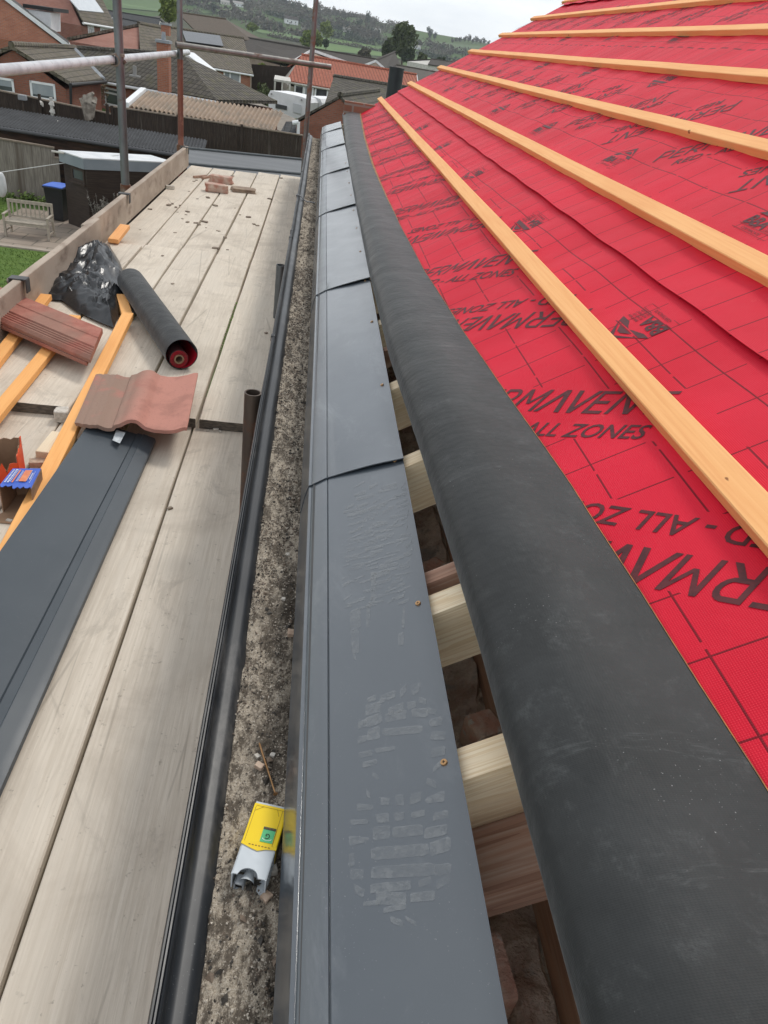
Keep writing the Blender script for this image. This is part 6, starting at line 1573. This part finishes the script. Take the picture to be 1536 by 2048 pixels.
# hedgerows and woods on the hill, each row its own thing
def hedgerow(pts, h, label, mat, s=1.0, seed=1, dens=1.0):
    q = random.Random(seed); m = MB(); W3 = [onterr(*p) for p in pts]
    for a_, b_ in zip(W3, W3[1:]):
        L = (b_-a_).length; n = max(2, int(L/(h*.55)))
        for i in range(n):
            p = a_.lerp(b_, i/n); p.z = terr(p.x, p.y)
            hh_ = h*q.uniform(.6, 1.35); leaves(m, p+Vector((0, 0, hh_*.4)), (h*1.1, h*.7, hh_*.6), int(20*dens), s*h*.16, q)
    o = m.build('hedgerow', mat, recalc=False); return tag(o, label, 'hedgerow', 'hedgerows on the hillside')
HR = [(((380, 8), (430, 26), (470, 34), (540, 52)), 9, 'dark hedgerow slanting down below the pale hillside farm', LF4),
      (((540, 30), (600, 48), (680, 60), (760, 72)), 6, 'long thin hedgerow across the upper hill left of the clump', LF2),
      (((500, 56), (560, 66), (600, 74), (640, 80)), 8, 'bushy grey hedgerow beneath the pale cottage', LF4),
      (((650, 70), (700, 82), (760, 94)), 7, 'dark hedgerow above the bright green field', LF2),
      (((540, 74), (600, 86), (640, 92)), 4, 'low hedgerow at the lower edge of the left green field', LF4),
      (((640, 84), (720, 98), (780, 108)), 3.5, 'low hedgerow along the top of the bright green field', LF4),
      (((850, 92), (900, 104), (960, 118), (1000, 124)), 6, 'hedgerow right of the clump on the right-hand hill', LF4),
      (((840, 110), (880, 122), (920, 130)), 5, 'hedgerow low on the right-hand hill, above the red roof', LF2),
      (((560, 8), (620, 26), (700, 34), (760, 42)), 5, 'skyline hedge left of the tall central trees', LF4),
      (((400, 2), (470, 8), (520, 14)), 9, 'tree belt along the top left skyline', LF4),
      (((600, 36), (640, 50), (700, 58)), 9, 'bushy brown thicket behind the third upright', LF4),
      (((700, 66), (740, 76), (770, 84)), 8, 'brown thicket left of the big dark clump', LF4)]
for k, (p_, h, lb, mt) in enumerate(HR): hedgerow(p_, h, lb, mt, seed=k+50, dens=1.8, s=1.5)
FIELDS = [((632, 74), (832, 105), (828, 122), (628, 99), (.105, .185, .04)), ((500, 48), (608, 70), (608, 84), (515, 66), (.10, .17, .045)), ((236, -14), (352, -6), (350, 27), (236, 17), (.10, .17, .05)), ((372, -2), (476, 10), (505, 30), (400, 28), (.09, .15, .045)), ((846, 110), (930, 124), (930, 136), (846, 128), (.11, .19, .045)), ((838, 80), (990, 97), (985, 107), (850, 97), (.085, .135, .045))]
for k, (a_, b_, c_, d_, colr) in enumerate(FIELDS):
    rr = []
    for i in range(13):
        t_ = i/12; row = []
        for j2 in range(25):
            u = j2/24; x0 = a_[0]+(b_[0]-a_[0])*u; y0 = a_[1]+(b_[1]-a_[1])*u; x1 = d_[0]+(c_[0]-d_[0])*u; y1 = d_[1]+(c_[1]-d_[1])*u
            p = onterr(x0+(x1-x0)*t_, y0+(y1-y0)*t_); p.z = terr(p.x, p.y)+.5; row.append(p)
        rr.append(row)
    tag(MB().sheet(rr).build('field', simple('pasture', colr, tuple(q*.8 for q in colr), rough=.95, scale=.02)), kind='structure')
def inpoly(x, y, P):
    r = False
    for i in range(len(P)):
        (xa, ya), (xb, yb) = P[i], P[i-1]
        if (ya > y) != (yb > y) and x < (xb-xa)*(y-ya)/(yb-ya)+xa: r = not r
    return r
m = MB(); q7 = random.Random(31)
for i in range(2600):
    x = q7.uniform(360, 800); k = q7.random(); y0_ = -6+.185*(x-520); y = y0_+k*(62-.02*(x-520))
    if fn(x*.02, y*.09, 3) < -.12+.25*k or any(inpoly(x, y-1, F_[:4]) for F_ in FIELDS): continue
    p = onterr(x, y); sc = p.length/700; p.z = terr(p.x, p.y)
    leaves(m, p+Vector((0, 0, 1.6*sc)), (4*sc, 3*sc, 2.6*sc*q7.uniform(.6, 1.2)), 12, .8*sc, q7)
for i in range(500):
    x = q7.uniform(840, 1010); y = 88+.19*(x-860)+q7.uniform(0, 26)
    if fn(x*.03, y*.12, 9) < .05: continue
    p = onterr(x, y); sc = p.length/700; leaves(m, p+Vector((0, 0, 1.2*sc)), (4*sc, 3*sc, 2*sc), 10, .8*sc, q7)
tag(m.build('hillside_wood', LF4, recalc=False), 'brown leafless woodland and thickets massed on the far hillside', 'woodland', kind='stuff')
# hillside trees, copies of a few shapes
protos = [tree('hill_tree', 'hill tree', 'tree', onterr(470, 28), 9, 4.2, LF4, n=420, s=.62, seed=70, clumps=8, low=.15),
          tree('hill_tree', 'hill tree', 'tree', onterr(585, 20), 10, 4.0, LF2, n=420, s=.62, seed=71, clumps=8, low=.1)]
spots = [(470, 28, 0), (585, 20, 1), (500, 26, 0), (515, 40, 0), (428, 28, 1), (445, 40, 0), (535, 60, 0), (560, 62, 1), (575, 45, 0), (592, 40, 0), (612, 60, 0), (680, 52, 0), (692, 60, 1), (705, 74, 0), (718, 58, 1), (735, 62, 0), (745, 56, 0), (640, 22, 0), (655, 28, 0), (670, 30, 0), (735, 48, 1), (744, 52, 0), (690, 40, 0), (860, 92, 0), (870, 100, 0), (885, 104, 1), (900, 112, 0), (836, 96, 0), (930, 122, 0), (905, 86, 0), (912, 84, 0), (920, 84, 0), (928, 83, 0), (936, 84, 0), (944, 86, 0), (952, 86, 0), (960, 87, 0), (968, 88, 0), (976, 89, 0), (857, 78, 1), (869, 78, 1), (550, 4, 0), (568, 10, 0), (600, 20, 0), (610, 22, 1)]
words = ['bare brown', 'dark green']
for i, (x, y, k) in enumerate(spots):
    o = protos[k] if i < 2 else copy_tree(protos[k])
    p = onterr(x, y+1); o.location = p; s_ = (.8+.5*rnd.random())*(.75 if y > 80 and x > 850 else 1)*(p.length/900)**.6; o.scale = (s_, s_, s_*rnd.uniform(.9, 1.2)); o.rotation_euler = (0, 0, rnd.uniform(0, 6))
    reg = 'on the skyline right of the big clump' if x > 850 else ('on the slope around the pale cottage' if x < 560 else 'on the middle of the far hillside')
    tag(o, 'small %s tree %s' % (words[k], reg), 'tree', 'small %s trees %s' % (words[k], reg))
# far houses on the hill
def cottage(px, py, w_, label, wall=WHITE, rf_=DBR, ang=.2):
    p = onterr(px, py); s_ = w_*p.length/1445; T = thing('cottage', label, 'house', p, (0, 0, ang)); h = s_*.28
    MB().box((0, 0, h/2-.5), (s_, s_*.45, h+1)).build('wall', wall, T, local=True)
    MB().prism([(-s_*.52, -s_*.26, h), (-s_*.52, s_*.26, h), (-s_*.52, 0, h+s_*.2)], (s_*1.04, 0, 0)).build('roof', rf_, T, local=True)
    m = MB()
    for k in range(3): m.box((-s_*.3+k*s_*.3, -s_*.2255, h*.5), (s_*.08, .05, h*.35))
    m.build('window', GLASS, T, local=True)
PALE = simple('pale_roof', (.34, .33, .31), rough=.8)
for a_ in ((450, 10, 14, 'pale farmhouse on the upper left hillside, left one', OFFW, PALE), (476, 14, 16, 'white farmhouse on the upper left hillside, right one', WHITE, PALE), (582, 48, 22, 'white cottage among trees left of the third upright', WHITE, DBR), (608, 58, 10, 'small buff house just left of the third upright', OFFW, DBR), (693, 64, 13, 'pale house on the mid slope left of the clump', OFFW, PALE), (752, 66, 14, 'grey house close to the left side of the clump', OFFW, PALE), (833, 98, 12, 'white shed right of the clump', WHITE, PALE)):
    cottage(*a_)
# utility pole on the far slope
p = onterr(733, 100); tag(MB().tube(p, p+Vector((0, 0, 9)), .25, 6).build('utility_pole', BARK), 'thin utility pole on the far bright green field', 'pole')

# ================================================================== HAZE
hz_ = MB().hexa([(-1750, -120, -40), (1980, -120, -40), (1980, 2520, -40), (-1750, 2520, -40), (-1750, -120, 130), (1980, -120, 130), (1980, 2520, 130), (-1750, 2520, 130)])
hm = bpy.data.materials.new('haze_air'); hm.use_nodes = True; ht = hm.node_tree; ht.nodes.clear()
pv = ht.nodes.new('ShaderNodeVolumePrincipled'); ho = ht.nodes.new('ShaderNodeOutputMaterial'); ht.links.new(pv.outputs[0], ho.inputs['Volume'])
pv.inputs['Color'].default_value = (.80, .88, .96, 1); pv.inputs['Density'].default_value = .00020; pv.inputs['Anisotropy'].default_value = .2
ho_ = hz_.build('haze', hm); tag(ho_, 'thin pale haze in the air over the valley', 'haze', kind='stuff')
